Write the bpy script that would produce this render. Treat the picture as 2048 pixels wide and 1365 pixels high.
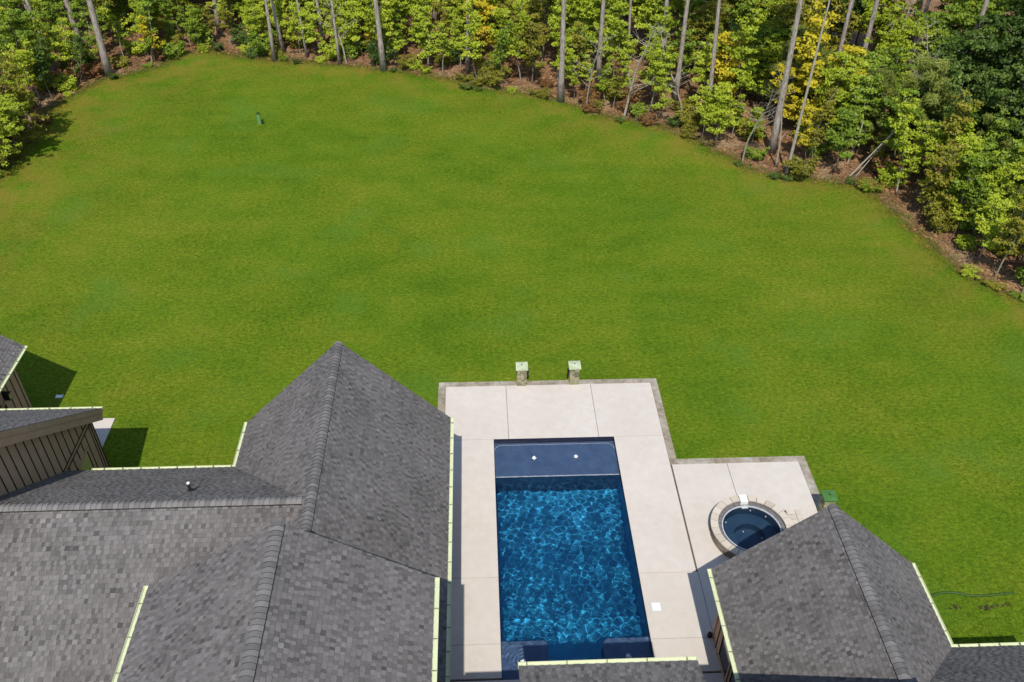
import bpy, bmesh, math, random
import numpy as np
from mathutils import Vector, Matrix

# ------------------------------------------------------------------ clear, camera, sky, sun
for o in list(bpy.data.objects):
    bpy.data.objects.remove(o, do_unlink=True)
scene = bpy.context.scene
COL = scene.collection
rng = random.Random(11)
nrng = np.random.default_rng(11)

CAM_POS = np.array([0.0, 0.0, 26.0])
F_PX, PITCH, YAW, ROLL = 1789.26, 0.676288, -0.046632, 0.009908
_cy, _sy, _cp, _sp = math.cos(YAW), math.sin(YAW), math.cos(PITCH), math.sin(PITCH)
_f = np.array([-_sy * _cp, _cy * _cp, -_sp]); _r = np.array([_cy, _sy, 0.0]); _u = np.cross(_r, _f)
_cr, _sr = math.cos(ROLL), math.sin(ROLL)
CAM_R = np.array([_cr * _r + _sr * _u, -_sr * _r + _cr * _u, _f])
cam_data = bpy.data.cameras.new('camera')
cam_data.sensor_fit = 'HORIZONTAL'; cam_data.sensor_width = 36.0
cam_data.lens = 36.0 * F_PX / 2048.0
cam_data.clip_start = 0.1; cam_data.clip_end = 2000.0
cam = bpy.data.objects.new('camera', cam_data); COL.objects.link(cam)
M = Matrix.Identity(4)
for i in range(3):
    M[i][0] = CAM_R[0][i]; M[i][1] = CAM_R[1][i]; M[i][2] = -CAM_R[2][i]; M[i][3] = CAM_POS[i]
cam.matrix_world = M
scene.camera = cam

SUN_DIR = Vector((0.066, 0.695, -1.0)).normalized()
SUN_ELEV = math.radians(55.08); SUN_ROT = math.radians(185.4)
world = bpy.data.worlds.new('World'); scene.world = world; world.use_nodes = True
nt = world.node_tree; nt.nodes.clear()
wo = nt.nodes.new('ShaderNodeOutputWorld'); bg = nt.nodes.new('ShaderNodeBackground'); sk = nt.nodes.new('ShaderNodeTexSky')
sk.sky_type = 'NISHITA'; sk.sun_disc = False; sk.sun_elevation = SUN_ELEV; sk.sun_rotation = SUN_ROT
sk.air_density = 1.0; sk.dust_density = 0.6; sk.ozone_density = 1.0
bg.inputs['Strength'].default_value = 0.15
nt.links.new(sk.outputs['Color'], bg.inputs['Color']); nt.links.new(bg.outputs['Background'], wo.inputs['Surface'])
sd = bpy.data.lights.new('sun', 'SUN'); sd.energy = 4.2; sd.angle = math.radians(0.5); sd.color = (1.0, 0.95, 0.87)
sd.cycles.is_caustics_light = True
sun = bpy.data.objects.new('sun', sd); COL.objects.link(sun)
sun.rotation_euler = SUN_DIR.to_track_quat('-Z', 'Y').to_euler(); sun.location = (-5, -40, 60)
vs = scene.view_settings
scene.display_settings.display_device = 'sRGB'
vs.view_transform = 'Standard'; vs.look = 'None'; vs.exposure = 0.0; vs.gamma = 1.0; vs.use_curve_mapping = False
scene.cycles.max_bounces = 8; scene.cycles.transparent_max_bounces = 12
scene.cycles.diffuse_bounces = 3; scene.cycles.glossy_bounces = 2; scene.cycles.transmission_bounces = 4
scene.cycles.volume_bounces = 0


def proj(p):
    d = CAM_R @ (np.asarray(p, float) - CAM_POS)
    return 1024 + F_PX * d[0] / d[2], 682.5 - F_PX * d[1] / d[2]


# ------------------------------------------------------------------ materials
def nodes(name):
    m = bpy.data.materials.new(name); m.use_nodes = True
    t = m.node_tree; t.nodes.clear()
    out = t.nodes.new('ShaderNodeOutputMaterial')
    return m, t, out


def N(t, typ, **kw):
    n = t.nodes.new(typ)
    for k, v in kw.items():
        if k in n.inputs.keys():
            n.inputs[k].default_value = v
        else:
            setattr(n, k, v)
    return n


def ramp(t, fac, stops):
    r = t.nodes.new('ShaderNodeValToRGB')
    e = r.color_ramp.elements
    while len(e) < len(stops):
        e.new(0.5)
    for el, (p, c) in zip(e, stops):
        el.position = p; el.color = (c[0], c[1], c[2], 1)
    t.links.new(fac, r.inputs['Fac'])
    return r


def coords(t, scale=(1, 1, 1), obj=False):
    g = t.nodes.new('ShaderNodeNewGeometry') if not obj else t.nodes.new('ShaderNodeTexCoord')
    mp = t.nodes.new('ShaderNodeMapping'); mp.inputs['Scale'].default_value = scale
    t.links.new(g.outputs['Object' if obj else 'Position'], mp.inputs['Vector'])
    return mp.outputs['Vector']


def noise(t, vec, scale, detail=4, rough=0.55):
    n = N(t, 'ShaderNodeTexNoise', Scale=scale, Detail=detail, Roughness=rough)
    t.links.new(vec, n.inputs['Vector'])
    return n.outputs['Fac']


def mixc(t, fac, a, b, mode='MIX'):
    m = t.nodes.new('ShaderNodeMix'); m.data_type = 'RGBA'; m.blend_type = mode
    for sock, v in ((0, fac), (6, a), (7, b)):
        if hasattr(v, 'links') or isinstance(v, bpy.types.NodeSocket):
            t.links.new(v, m.inputs[sock])
        elif sock == 0:
            m.inputs[0].default_value = v
        else:
            m.inputs[sock].default_value = (v[0], v[1], v[2], 1)
    return m.outputs[2]


def math_(t, op, a, b=0.0, clamp=False):
    m = t.nodes.new('ShaderNodeMath'); m.operation = op; m.use_clamp = clamp
    for i, v in enumerate((a, b)):
        if isinstance(v, bpy.types.NodeSocket):
            t.links.new(v, m.inputs[i])
        else:
            m.inputs[i].default_value = v
    return m.outputs[0]


def bump(t, h, dist, strength=1.0):
    b = N(t, 'ShaderNodeBump', Strength=strength, Distance=dist)
    t.links.new(h, b.inputs['Height'])
    return b.outputs['Normal']


def principled(t, out, color, rough=0.8, normal=None, spec=0.3, metal=0.0):
    p = t.nodes.new('ShaderNodeBsdfPrincipled')
    if isinstance(color, bpy.types.NodeSocket):
        t.links.new(color, p.inputs['Base Color'])
    else:
        p.inputs['Base Color'].default_value = (*color, 1)
    p.inputs['Roughness'].default_value = rough
    p.inputs['Specular IOR Level'].default_value = spec
    p.inputs['Metallic'].default_value = metal
    if normal is not None:
        t.links.new(normal, p.inputs['Normal'])
    t.links.new(p.outputs['BSDF'], out.inputs['Surface'])
    return p


def mat_noise(name, c1, c2, scale=3.0, rough=0.8, bscale=40.0, bdist=0.004, spec=0.3, lo=0.35, hi=0.65):
    m, t, out = nodes(name)
    v = coords(t)
    n1 = noise(t, v, scale, 6)
    n2 = noise(t, v, bscale, 3)
    r = ramp(t, n1, [(lo, c1), (hi, c2)])
    c = mixc(t, 0.18, r.outputs['Color'], ramp(t, n2, [(0.3, (0, 0, 0)), (0.7, (1, 1, 1))]).outputs['Color'], 'OVERLAY')
    principled(t, out, c, rough, bump(t, n2, bdist), spec)
    return m


def mat_attr(name, stops, rough=0.9, objrand=False, granule=70.0, patch=0.6):
    """colour from the per-piece tint (or a per-object random value), with mineral granules and slow weathering"""
    m, t, out = nodes(name)
    v = coords(t)
    if objrand:
        src = t.nodes.new('ShaderNodeObjectInfo').outputs['Random']
    else:
        a = t.nodes.new('ShaderNodeAttribute'); a.attribute_name = 'tint'; src = a.outputs['Fac']
    slow = noise(t, v, 0.7, 4)
    f = math_(t, 'ADD', src, math_(t, 'MULTIPLY', math_(t, 'SUBTRACT', slow, 0.5), patch), True)
    r = ramp(t, f, stops)
    g = noise(t, v, granule, 2, 0.7)
    c = mixc(t, 0.45, r.outputs['Color'], ramp(t, g, [(0.3, (0.15, 0.15, 0.15)), (0.72, (0.85, 0.85, 0.85))]).outputs['Color'], 'OVERLAY')
    principled(t, out, c, rough, bump(t, g, 0.004), 0.25)
    return m


SH = [(0.0, (0.068, 0.063, 0.060)), (0.3, (0.116, 0.107, 0.102)), (0.55, (0.163, 0.151, 0.144)), (0.8, (0.208, 0.194, 0.186)), (1.0, (0.26, 0.245, 0.235))]
MAT = {}
MAT['shingle'] = mat_attr('shingle', SH)
MAT['ridge'] = mat_attr('ridge_shingle', [(0.0, (0.135, 0.127, 0.122)), (0.5, (0.18, 0.17, 0.163)), (1.0, (0.225, 0.212, 0.204))], objrand=True, patch=0.2)
MAT['underlay'] = mat_noise('roof_underlay', (0.02, 0.02, 0.021), (0.035, 0.034, 0.034))
MAT['fascia'] = mat_noise('fascia_paint', (0.42, 0.262, 0.16), (0.48, 0.30, 0.185), 2, 0.6)
MAT['siding'] = mat_noise('brown_siding', (0.44, 0.275, 0.168), (0.50, 0.315, 0.195), 1.5, 0.65, 60, 0.002)
MAT['batten'] = mat_noise('dark_batten', (0.012, 0.009, 0.008), (0.02, 0.015, 0.012), 4, 0.7)
MAT['gutter'] = mat_noise('cream_gutter', (0.60, 0.64, 0.40), (0.66, 0.70, 0.46), 1.2, 0.45, 30, 0.0005, 0.4)
MAT['strap'] = mat_noise('gutter_strap', (0.17, 0.18, 0.11), (0.3, 0.32, 0.21), 8, 0.5)
MAT['gutter_cap'] = mat_noise('gutter_end', (0.7, 0.72, 0.6), (0.75, 0.76, 0.66), 3, 0.5)
MAT['black'] = mat_noise('black_metal', (0.012, 0.012, 0.013), (0.02, 0.02, 0.02), 5, 0.45)
MAT['white'] = mat_noise('white_plastic', (0.78, 0.78, 0.78), (0.82, 0.82, 0.81), 5, 0.4)
MAT['cap_stone'] = mat_noise('cast_cap', (0.40, 0.47, 0.28), (0.60, 0.65, 0.46), 3.5, 0.7, 60, 0.003)
MAT['cap_green'] = mat_noise('green_cap', (0.055, 0.15, 0.035), (0.08, 0.20, 0.05), 3.5, 0.7)
MAT['water_foam'] = mat_noise('foam', (0.7, 0.72, 0.75), (0.82, 0.83, 0.85), 30, 0.4)
MAT['vent_dark'] = mat_noise('pipe_black', (0.02, 0.02, 0.02), (0.03, 0.03, 0.03), 8, 0.5)
MAT['hose'] = mat_noise('green_hose', (0.03, 0.07, 0.009), (0.05, 0.105, 0.014), 9, 0.5)
MAT['soil'] = mat_noise('soil', (0.035, 0.03, 0.014), (0.07, 0.05, 0.025), 9, 0.95)
MAT['post_green'] = mat_noise('green_post', (0.12, 0.27, 0.09), (0.16, 0.33, 0.12), 6, 0.6)
MAT['floor_plaster'] = mat_noise('pool_plaster', (0.007, 0.215, 0.43), (0.014, 0.285, 0.54), 1.2, 0.7, 25, 0.004)
MAT['ledge_plaster'] = mat_noise('ledge_plaster', (0.065, 0.115, 0.225), (0.085, 0.15, 0.27), 2.2, 0.7, 25, 0.004)
MAT['spa_plaster'] = mat_noise('spa_plaster', (0.018, 0.06, 0.125), (0.03, 0.08, 0.15), 1.2, 0.7)
MAT['tile'] = mat_noise('waterline_tile', (0.012, 0.016, 0.04), (0.028, 0.03, 0.06), 12, 0.3, 40, 0.002, 0.5)
MAT['riser_plaster'] = mat_noise('riser_plaster', (0.012, 0.06, 0.14), (0.022, 0.095, 0.20), 3.0, 0.6, 25, 0.004)
MAT['spa_tile'] = mat_noise('spa_tile', (0.12, 0.115, 0.12), (0.2, 0.19, 0.19), 9, 0.5, 40, 0.002, 0.4)
MAT['bright_edge'] = mat_noise('tile_trim', (0.5, 0.52, 0.55), (0.62, 0.63, 0.66), 9, 0.3)


def mat_concrete():
    m, t, out = nodes('deck_concrete')
    v = coords(t)
    n1 = noise(t, v, 0.55, 6, 0.6); n2 = noise(t, v, 3.0, 5, 0.6); n3 = noise(t, v, 90, 2, 0.7)
    r = ramp(t, n1, [(0.3, (0.575, 0.52, 0.455)), (0.5, (0.60, 0.545, 0.48)), (0.7, (0.625, 0.57, 0.51))])
    c = mixc(t, 0.12, r.outputs['Color'], ramp(t, n2, [(0.35, (0.3, 0.3, 0.3)), (0.65, (0.7, 0.7, 0.7))]).outputs['Color'], 'OVERLAY')
    c = mixc(t, 0.12, c, ramp(t, n3, [(0.35, (0.1, 0.1, 0.1)), (0.6, (0.8, 0.8, 0.8))]).outputs['Color'], 'OVERLAY')
    info = t.nodes.new('ShaderNodeObjectInfo')
    c = mixc(t, math_(t, 'MULTIPLY', info.outputs['Random'], 0.10), c, (0.50, 0.44, 0.37))
    principled(t, out, c, 0.85, bump(t, n3, 0.003), 0.25)
    return m


def mat_border():
    m, t, out = nodes('border_concrete')
    v = coords(t)
    n1 = noise(t, v, 1.1, 6, 0.65); n2 = noise(t, v, 5.0, 5, 0.6); n3 = noise(t, v, 70, 2, 0.7)
    r = ramp(t, n1, [(0.32, (0.20, 0.17, 0.13)), (0.47, (0.32, 0.27, 0.20)), (0.6, (0.38, 0.35, 0.30)), (0.72, (0.46, 0.43, 0.38))])
    c = mixc(t, 0.4, r.outputs['Color'], ramp(t, n2, [(0.3, (0.2, 0.2, 0.2)), (0.7, (0.8, 0.8, 0.8))]).outputs['Color'], 'OVERLAY')
    principled(t, out, c, 0.9, bump(t, n3, 0.004), 0.2)
    return m


def mat_stone(name, stops):
    m, t, out = nodes(name)
    v = coords(t)
    info = t.nodes.new('ShaderNodeObjectInfo')
    a = t.nodes.new('ShaderNodeAttribute'); a.attribute_name = 'tint'
    n1 = noise(t, v, 9, 5, 0.6); n3 = noise(t, v, 60, 2, 0.7)
    f = math_(t, 'ADD', math_(t, 'MULTIPLY', math_(t, 'FRACT', math_(t, 'ADD', info.outputs['Random'], a.outputs['Fac'])), 0.65), math_(t, 'MULTIPLY', n1, 0.4), True)
    r = ramp(t, f, stops)
    principled(t, out, r.outputs['Color'], 0.9, bump(t, n3, 0.006), 0.2)
    return m


MAT['concrete'] = mat_concrete()
MAT['border'] = mat_border()
MAT['pillar_stone'] = mat_stone('pillar_stone', [(0.1, (0.10, 0.105, 0.06)), (0.4, (0.22, 0.22, 0.13)), (0.65, (0.34, 0.33, 0.21)), (0.9, (0.42, 0.34, 0.22))])
MAT['coping'] = mat_stone('coping_stone', [(0.1, (0.46, 0.40, 0.32)), (0.5, (0.57, 0.50, 0.41)), (0.9, (0.64, 0.57, 0.48))])
MAT['spa_side'] = mat_stone('spa_side_stone', [(0.1, (0.12, 0.10, 0.08)), (0.5, (0.24, 0.20, 0.16)), (0.9, (0.36, 0.31, 0.26))])
MAT['mortar'] = mat_noise('mortar', (0.10, 0.075, 0.055), (0.16, 0.12, 0.09), 9, 0.95)


def grass_color(t):
    """mottled turf colour by position: shared by the turf sheet and its blades"""
    v = coords(t, (1, 1, 0))
    big = noise(t, v, 0.085, 5, 0.6)
    mid = noise(t, coords(t, (0.8, 1.25, 0)), 0.42, 6, 0.62)
    small = noise(t, coords(t, (1, 1, 0)), 2.6, 5, 0.65)
    f = math_(t, 'ADD', math_(t, 'MULTIPLY', big, 0.42), math_(t, 'ADD', math_(t, 'MULTIPLY', mid, 0.40), math_(t, 'MULTIPLY', small, 0.22)))
    r = ramp(t, f, [(0.38, (0.076, 0.150, 0.0075)), (0.465, (0.103, 0.180, 0.010)), (0.53, (0.128, 0.197, 0.012)), (0.60, (0.155, 0.208, 0.015)), (0.70, (0.205, 0.230, 0.028))])
    spk = noise(t, coords(t, (0.6, 1.0, 0)), 8.5, 4, 0.75)
    r_ = mixc(t, 0.58, r.outputs['Color'], ramp(t, spk, [(0.34, (0.22, 0.22, 0.22)), (0.5, (0.5, 0.5, 0.5)), (0.66, (0.80, 0.80, 0.78))]).outputs['Color'], 'OVERLAY')
    g2 = noise(t, v, 0.23, 4, 0.5)
    c = mixc(t, math_(t, 'MULTIPLY', ramp(t, g2, [(0.56, (0, 0, 0)), (0.7, (1, 1, 1))]).outputs['Color'], 0.5), r_, (0.105, 0.215, 0.024))
    # thin, drier turf along the wood's edge
    a = t.nodes.new('ShaderNodeAttribute'); a.attribute_name = 'edge'
    e = math_(t, 'MULTIPLY', a.outputs['Fac'], ramp(t, noise(t, v, 0.5, 4), [(0.38, (0, 0, 0)), (0.6, (1, 1, 1))]).outputs['Color'])
    c = mixc(t, math_(t, 'MULTIPLY', e, 0.8), c, (0.27, 0.19, 0.035))
    return c, small


def mat_lawn():
    m, t, out = nodes('lawn_turf')
    c, small = grass_color(t)
    fine = noise(t, coords(t), 26, 4, 0.75)
    c = mixc(t, 0.5, c, ramp(t, fine, [(0.32, (0.16, 0.16, 0.16)), (0.68, (0.82, 0.82, 0.82))]).outputs['Color'], 'OVERLAY')
    h = math_(t, 'ADD', fine, math_(t, 'MULTIPLY', small, 0.8))
    principled(t, out, c, 0.95, bump(t, h, 0.05), 0.05)
    return m


def mat_blade():
    m, t, out = nodes('grass_blade')
    c, small = grass_color(t)
    a = t.nodes.new('ShaderNodeAttribute'); a.attribute_name = 'tint'
    c = mixc(t, 0.45, c, ramp(t, a.outputs['Fac'], [(0, (0.3, 0.3, 0.3)), (1, (0.75, 0.75, 0.72))]).outputs['Color'], 'OVERLAY')
    d = t.nodes.new('ShaderNodeBsdfDiffuse'); tr = t.nodes.new('ShaderNodeBsdfTranslucent'); mx = t.nodes.new('ShaderNodeMixShader')
    t.links.new(c, d.inputs['Color']); t.links.new(c, tr.inputs['Color']); mx.inputs[0].default_value = 0.35
    t.links.new(d.outputs[0], mx.inputs[1]); t.links.new(tr.outputs[0], mx.inputs[2]); t.links.new(mx.outputs[0], out.inputs['Surface'])
    return m


MAT['lawn'] = mat_lawn(); MAT['blade'] = mat_blade()


def mat_forest_floor():
    m, t, out = nodes('pine_straw')
    v = coords(t)
    n1 = noise(t, v, 0.35, 5, 0.6); n2 = noise(t, v, 7, 5, 0.7); n3 = noise(t, v, 30, 3, 0.7)
    r = ramp(t, n1, [(0.35, (0.20, 0.105, 0.055)), (0.5, (0.32, 0.185, 0.10)), (0.66, (0.46, 0.32, 0.19))])
    c = mixc(t, 0.6, r.outputs['Color'], ramp(t, n2, [(0.3, (0.1, 0.1, 0.1)), (0.7, (0.85, 0.85, 0.85))]).outputs['Color'], 'OVERLAY')
    principled(t, out, c, 0.95, bump(t, math_(t, 'ADD', n2, n3), 0.08), 0.1)
    return m


MAT['straw'] = mat_forest_floor()


def mat_leaf(name, stops, trans=0.28):
    m, t, out = nodes(name)
    a = t.nodes.new('ShaderNodeAttribute'); a.attribute_name = 'tint'
    info = t.nodes.new('ShaderNodeObjectInfo')
    f = math_(t, 'ADD', math_(t, 'MULTIPLY', a.outputs['Fac'], 0.7), math_(t, 'MULTIPLY', info.outputs['Random'], 0.3))
    c = ramp(t, f, stops).outputs['Color']
    d = t.nodes.new('ShaderNodeBsdfDiffuse'); tr = t.nodes.new('ShaderNodeBsdfTranslucent'); mx = t.nodes.new('ShaderNodeMixShader')
    gl = t.nodes.new('ShaderNodeBsdfGlossy'); gl.inputs['Roughness'].default_value = 0.45; m2 = t.nodes.new('ShaderNodeMixShader'); m2.inputs[0].default_value = 0.015
    t.links.new(c, d.inputs['Color']); t.links.new(c, tr.inputs['Color']); mx.inputs[0].default_value = trans
    t.links.new(d.outputs[0], mx.inputs[1]); t.links.new(tr.outputs[0], mx.inputs[2])
    t.links.new(mx.outputs[0], m2.inputs[1]); t.links.new(gl.outputs[0], m2.inputs[2])
    t.links.new(m2.outputs[0], out.inputs['Surface'])
    return m


LEAF = {
    'lime': mat_leaf('leaf_lime', [(0.0, (0.13, 0.185, 0.010)), (0.45, (0.33, 0.41, 0.024)), (0.8, (0.48, 0.55, 0.045)), (1.0, (0.62, 0.63, 0.09))]),
    'green': mat_leaf('leaf_green', [(0.0, (0.06, 0.11, 0.009)), (0.5, (0.19, 0.285, 0.022)), (0.85, (0.33, 0.42, 0.045)), (1.0, (0.46, 0.52, 0.09))]),
    'deep': mat_leaf('leaf_deep', [(0.0, (0.022, 0.048, 0.007)), (0.5, (0.07, 0.125, 0.018)), (0.85, (0.17, 0.245, 0.045)), (1.0, (0.34, 0.41, 0.12))]),
    'gold': mat_leaf('leaf_gold', [(0.0, (0.32, 0.30, 0.015)), (0.5, (0.58, 0.49, 0.025)), (0.85, (0.68, 0.52, 0.03)), (1.0, (0.70, 0.42, 0.04))]),
    'olive': mat_leaf('leaf_olive', [(0.0, (0.09, 0.095, 0.010)), (0.5, (0.22, 0.215, 0.02)), (0.85, (0.34, 0.31, 0.04)), (1.0, (0.44, 0.28, 0.06))]),
    'edge': mat_leaf('edge_grass', [(0.0, (0.08, 0.14, 0.01)), (0.5, (0.15, 0.20, 0.02)), (0.8, (0.25, 0.24, 0.05)), (1.0, (0.42, 0.32, 0.12))], 0.3),
    'rust': mat_leaf('leaf_rust', [(0.0, (0.12, 0.055, 0.02)), (0.5, (0.24, 0.12, 0.045)), (1.0, (0.34, 0.2, 0.06))]),
    'needle': mat_leaf('pine_needle', [(0.0, (0.07, 0.10, 0.012)), (0.5, (0.17, 0.21, 0.03)), (1.0, (0.33, 0.37, 0.08))]),
    'litter': mat_leaf('leaf_litter', [(0.0, (0.11, 0.05, 0.022)), (0.5, (0.30, 0.16, 0.075)), (1.0, (0.46, 0.30, 0.16))], 0.1),
}


def mat_bark(name, stops, sc=1.0):
    m, t, out = nodes(name)
    v = coords(t, (6 * sc, 6 * sc, 1.3 * sc))
    n = noise(t, v, 2.2, 6, 0.7)
    r = ramp(t, n, stops)
    principled(t, out, r.outputs['Color'], 0.95, bump(t, n, 0.05), 0.1)
    return m


MAT['pine_bark'] = mat_bark('pine_bark', [(0.32, (0.14, 0.112, 0.092)), (0.5, (0.36, 0.31, 0.265)), (0.68, (0.54, 0.48, 0.42))])
MAT['pale_bark'] = mat_bark('pale_bark', [(0.3, (0.20, 0.17, 0.13)), (0.5, (0.40, 0.36, 0.29)), (0.7, (0.55, 0.51, 0.43))], 2.0)
MAT['thin_bark'] = mat_bark('thin_bark', [(0.3, (0.09, 0.072, 0.055)), (0.5, (0.20, 0.165, 0.125)), (0.7, (0.32, 0.27, 0.21))], 2.0)
MAT['twig'] = mat_bark('dry_twig', [(0.3, (0.16, 0.095, 0.06)), (0.5, (0.30, 0.2, 0.135)), (0.7, (0.42, 0.3, 0.21))], 3.0)


def mat_water(name):
    """clear refracting water; the sun's caustics come from its waves (caustics caster), the blue is the plaster's"""
    m, t, out = nodes(name)
    g = t.nodes.new('ShaderNodeBsdfGlass'); g.inputs['IOR'].default_value = 1.33; g.inputs['Roughness'].default_value = 0.0
    t.links.new(g.outputs[0], out.inputs['Surface'])
    return m


MAT['water'] = mat_water('pool_water')


def mat_glass_dark():
    m, t, out = nodes('window_glass')
    principled(t, out, (0.012, 0.014, 0.016), 0.06, None, 0.6)
    return m


def mat_glass_reflection():
    m, t, out = nodes('painted_reflection_pane')
    principled(t, out, (0.42, 0.37, 0.15), 0.3, None, 0.5)  # yellow-olive base colour paints the lawn's reflection into the pane
    return m


MAT['glass'] = mat_glass_dark(); MAT['pane'] = mat_glass_reflection()


# ------------------------------------------------------------------ mesh helpers
class MB:
    def __init__(self):
        self.v, self.f, self.t = [], [], []

    def poly(self, pts, tint=0.5):
        i = len(self.v); self.v.extend([tuple(p) for p in pts]); self.f.append(tuple(range(i, i + len(pts)))); self.t.append(tint)

    def prism(self, loop, off, tint=0.5):
        """closed solid: LOOP (3-d points) and the same loop moved by OFF"""
        n = len(loop); a = [Vector(p) for p in loop]; b = [p + Vector(off) for p in a]
        nrm = Vector((0, 0, 0))
        for k in range(n):
            nrm += a[k].cross(a[(k + 1) % n])
        if nrm.dot(Vector(off)) > 0:
            a, b = b, a
            a, b = a, b
        i = len(self.v); self.v.extend([tuple(p) for p in a + b])
        F = [tuple(range(i, i + n)), tuple(range(i + 2 * n - 1, i + n - 1, -1))]
        for k in range(n):
            F.append((i + k, i + n + k, i + n + (k + 1) % n, i + (k + 1) % n))
        self.f.extend(F); self.t.extend([tint] * len(F))

    def box(self, x0, x1, y0, y1, z0, z1, tint=0.5):
        self.prism([(x0, y0, z0), (x1, y0, z0), (x1, y1, z0), (x0, y1, z0)], (0, 0, z1 - z0), tint)

    def tube(self, pts, rads, sides=6, tint=0.5, cap=True):
        pts = [Vector(p) for p in pts]; base = len(self.v)
        for k, p in enumerate(pts):
            d = (pts[min(k + 1, len(pts) - 1)] - pts[max(k - 1, 0)]).normalized()
            a = d.orthogonal().normalized() if abs(d.z) < 0.9 else d.cross(Vector((0, 1, 0))).normalized()
            b = d.cross(a)
            for s in range(sides):
                an = 2 * math.pi * s / sides
                self.v.append(tuple(p + rads[k] * (math.cos(an) * a + math.sin(an) * b)))
        for k in range(len(pts) - 1):
            for s in range(sides):
                i = base + k * sides + s; j = base + k * sides + (s + 1) % sides
                self.f.append((i, j, j + sides, i + sides)); self.t.append(tint)
        if cap:
            self.f.append(tuple(base + s for s in range(sides))[::-1]); self.t.append(tint)
            e = base + (len(pts) - 1) * sides
            self.f.append(tuple(e + s for s in range(sides))); self.t.append(tint)

    def mesh(self, name, m, smooth=False):
        me = bpy.data.meshes.new(name)
        me.from_pydata(self.v, [], self.f)
        a = me.attributes.new('tint', 'FLOAT', 'FACE'); a.data.foreach_set('value', self.t)
        if m is not None:
            me.materials.append(m)
        bm = bmesh.new(); bm.from_mesh(me); bmesh.ops.recalc_face_normals(bm, faces=bm.faces); bm.to_mesh(me); bm.free()
        if smooth:
            me.polygons.foreach_set('use_smooth', [True] * len(me.polygons))
        return me


def link(name, me, parent=None, loc=None, **props):
    o = bpy.data.objects.new(name, me); COL.objects.link(o)
    if parent is not None:
        o.parent = parent
    if loc is not None:
        o.location = loc
    for k, v in props.items():
        o[k] = v
    return o


def thing(name, label, category, loc=(0, 0, 0), group=None):
    o = bpy.data.objects.new(name, None); COL.objects.link(o); o.location = loc
    o.empty_display_size = 0.2
    o['label'] = label; o['category'] = category
    if group:
        o['group'] = group
    return o


def np_mesh(name, verts, faces, m, tint=None):
    """verts (n,3), faces (k,q) with one size q"""
    me = bpy.data.meshes.new(name)
    nv, nf, q = len(verts), len(faces), faces.shape[1]
    me.vertices.add(nv); me.vertices.foreach_set('co', np.ascontiguousarray(verts, np.float32).ravel())
    me.loops.add(nf * q); me.loops.foreach_set('vertex_index', np.ascontiguousarray(faces, np.int32).ravel())
    me.polygons.add(nf); me.polygons.foreach_set('loop_start', np.arange(0, nf * q, q, dtype=np.int32))
    try:
        me.polygons.foreach_set('loop_total', np.full(nf, q, np.int32))
    except Exception:
        pass
    me.update(calc_edges=True)
    if tint is not None:
        a = me.attributes.new('tint', 'FLOAT', 'FACE'); a.data.foreach_set('value', np.ascontiguousarray(tint, np.float32))
    if m is not None:
        me.materials.append(m)
    return me


# ------------------------------------------------------------------ ground and lawn
EDGE = [(-31, 10), (-30.2, 36), (-28.7, 46), (-28.6, 51.5), (-28.8, 58.2), (-28.1, 61.1), (-26.9, 63.6), (-24.1, 65.5), (-21.9, 68.6), (-20.0, 68.9), (-17.0, 67.3),
        (-13.2, 66.7), (-9.3, 65.7), (-6.7, 65.1), (-3.3, 64.1), (0.0, 61.8), (3.6, 60.4), (6.0, 59.0), (8.4, 56.6), (10.4, 55.6), (12.6, 54.6),
        (14.5, 52.6), (15.4, 50.9), (16.8, 48.8), (18.3, 47.6), (21.0, 47.2), (23.0, 46.6), (23.4, 45.3), (23.8, 42.7), (24.4, 40.6), (24.8, 38.2), (25.7, 36.3),
        (27.4, 34.6), (31, 31), (34, 24), (36, 6)]


def edge_poly(step=0.6, jit=0.18):
    out = []
    for (a, b) in zip(EDGE[:-1], EDGE[1:]):
        n = max(1, int(math.hypot(b[0] - a[0], b[1] - a[1]) / step))
        for k in range(n):
            f = k / n
            out.append((a[0] + (b[0] - a[0]) * f + rng.uniform(-jit, jit), a[1] + (b[1] - a[1]) * f + rng.uniform(-jit, jit)))
    out.append(EDGE[-1])
    return out


EP = np.array(edge_poly())


def edge_dist(x, y):
    return np.sqrt(((EP - np.array([x, y])) ** 2).sum(1)).min()


LAWN_LOOP = [tuple(p) for p in EP] + [(36, -14), (-31, -14)]


def inside(x, y, loop=None):
    loop = loop or LAWN_LOOP
    c = False; n = len(loop); j = n - 1
    for i in range(n):
        xi, yi = loop[i]; xj, yj = loop[j]
        if (yi > y) != (yj > y) and x < (xj - xi) * (y - yi) / (yj - yi) + xi:
            c = not c
        j = i
    return c


DX0, DX1, DX2, DYT, DYN = -1.82, 7.78, 12.95, 29.56, 24.65     # deck outline with its border
HOLE = [(DX0, 11.3), (DX2, 11.3), (DX2, DYN), (DX1, DYN), (DX1, DYT), (DX0, DYT)]


def sheet(name, outer, holes, z, m, kind='structure'):
    bm = bmesh.new(); edges = []
    for loop in [outer] + holes:
        vs = [bm.verts.new((p[0], p[1], z)) for p in loop]
        for k in range(len(vs)):
            edges.append(bm.edges.new((vs[k], vs[(k + 1) % len(vs)])))
    bmesh.ops.triangle_fill(bm, use_beauty=True, use_dissolve=False, edges=edges)
    for f in bm.faces:
        if f.normal.z < 0:
            f.normal_flip()
    me = bpy.data.meshes.new(name); bm.to_mesh(me); bm.free(); me.materials.append(m)
    return link(name, me, kind=kind)


LZ = -0.07
sheet('ground', [(-420, -300), (420, -300), (420, 520), (-420, 520)], [HOLE], LZ - 0.03, MAT['straw'])


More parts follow.
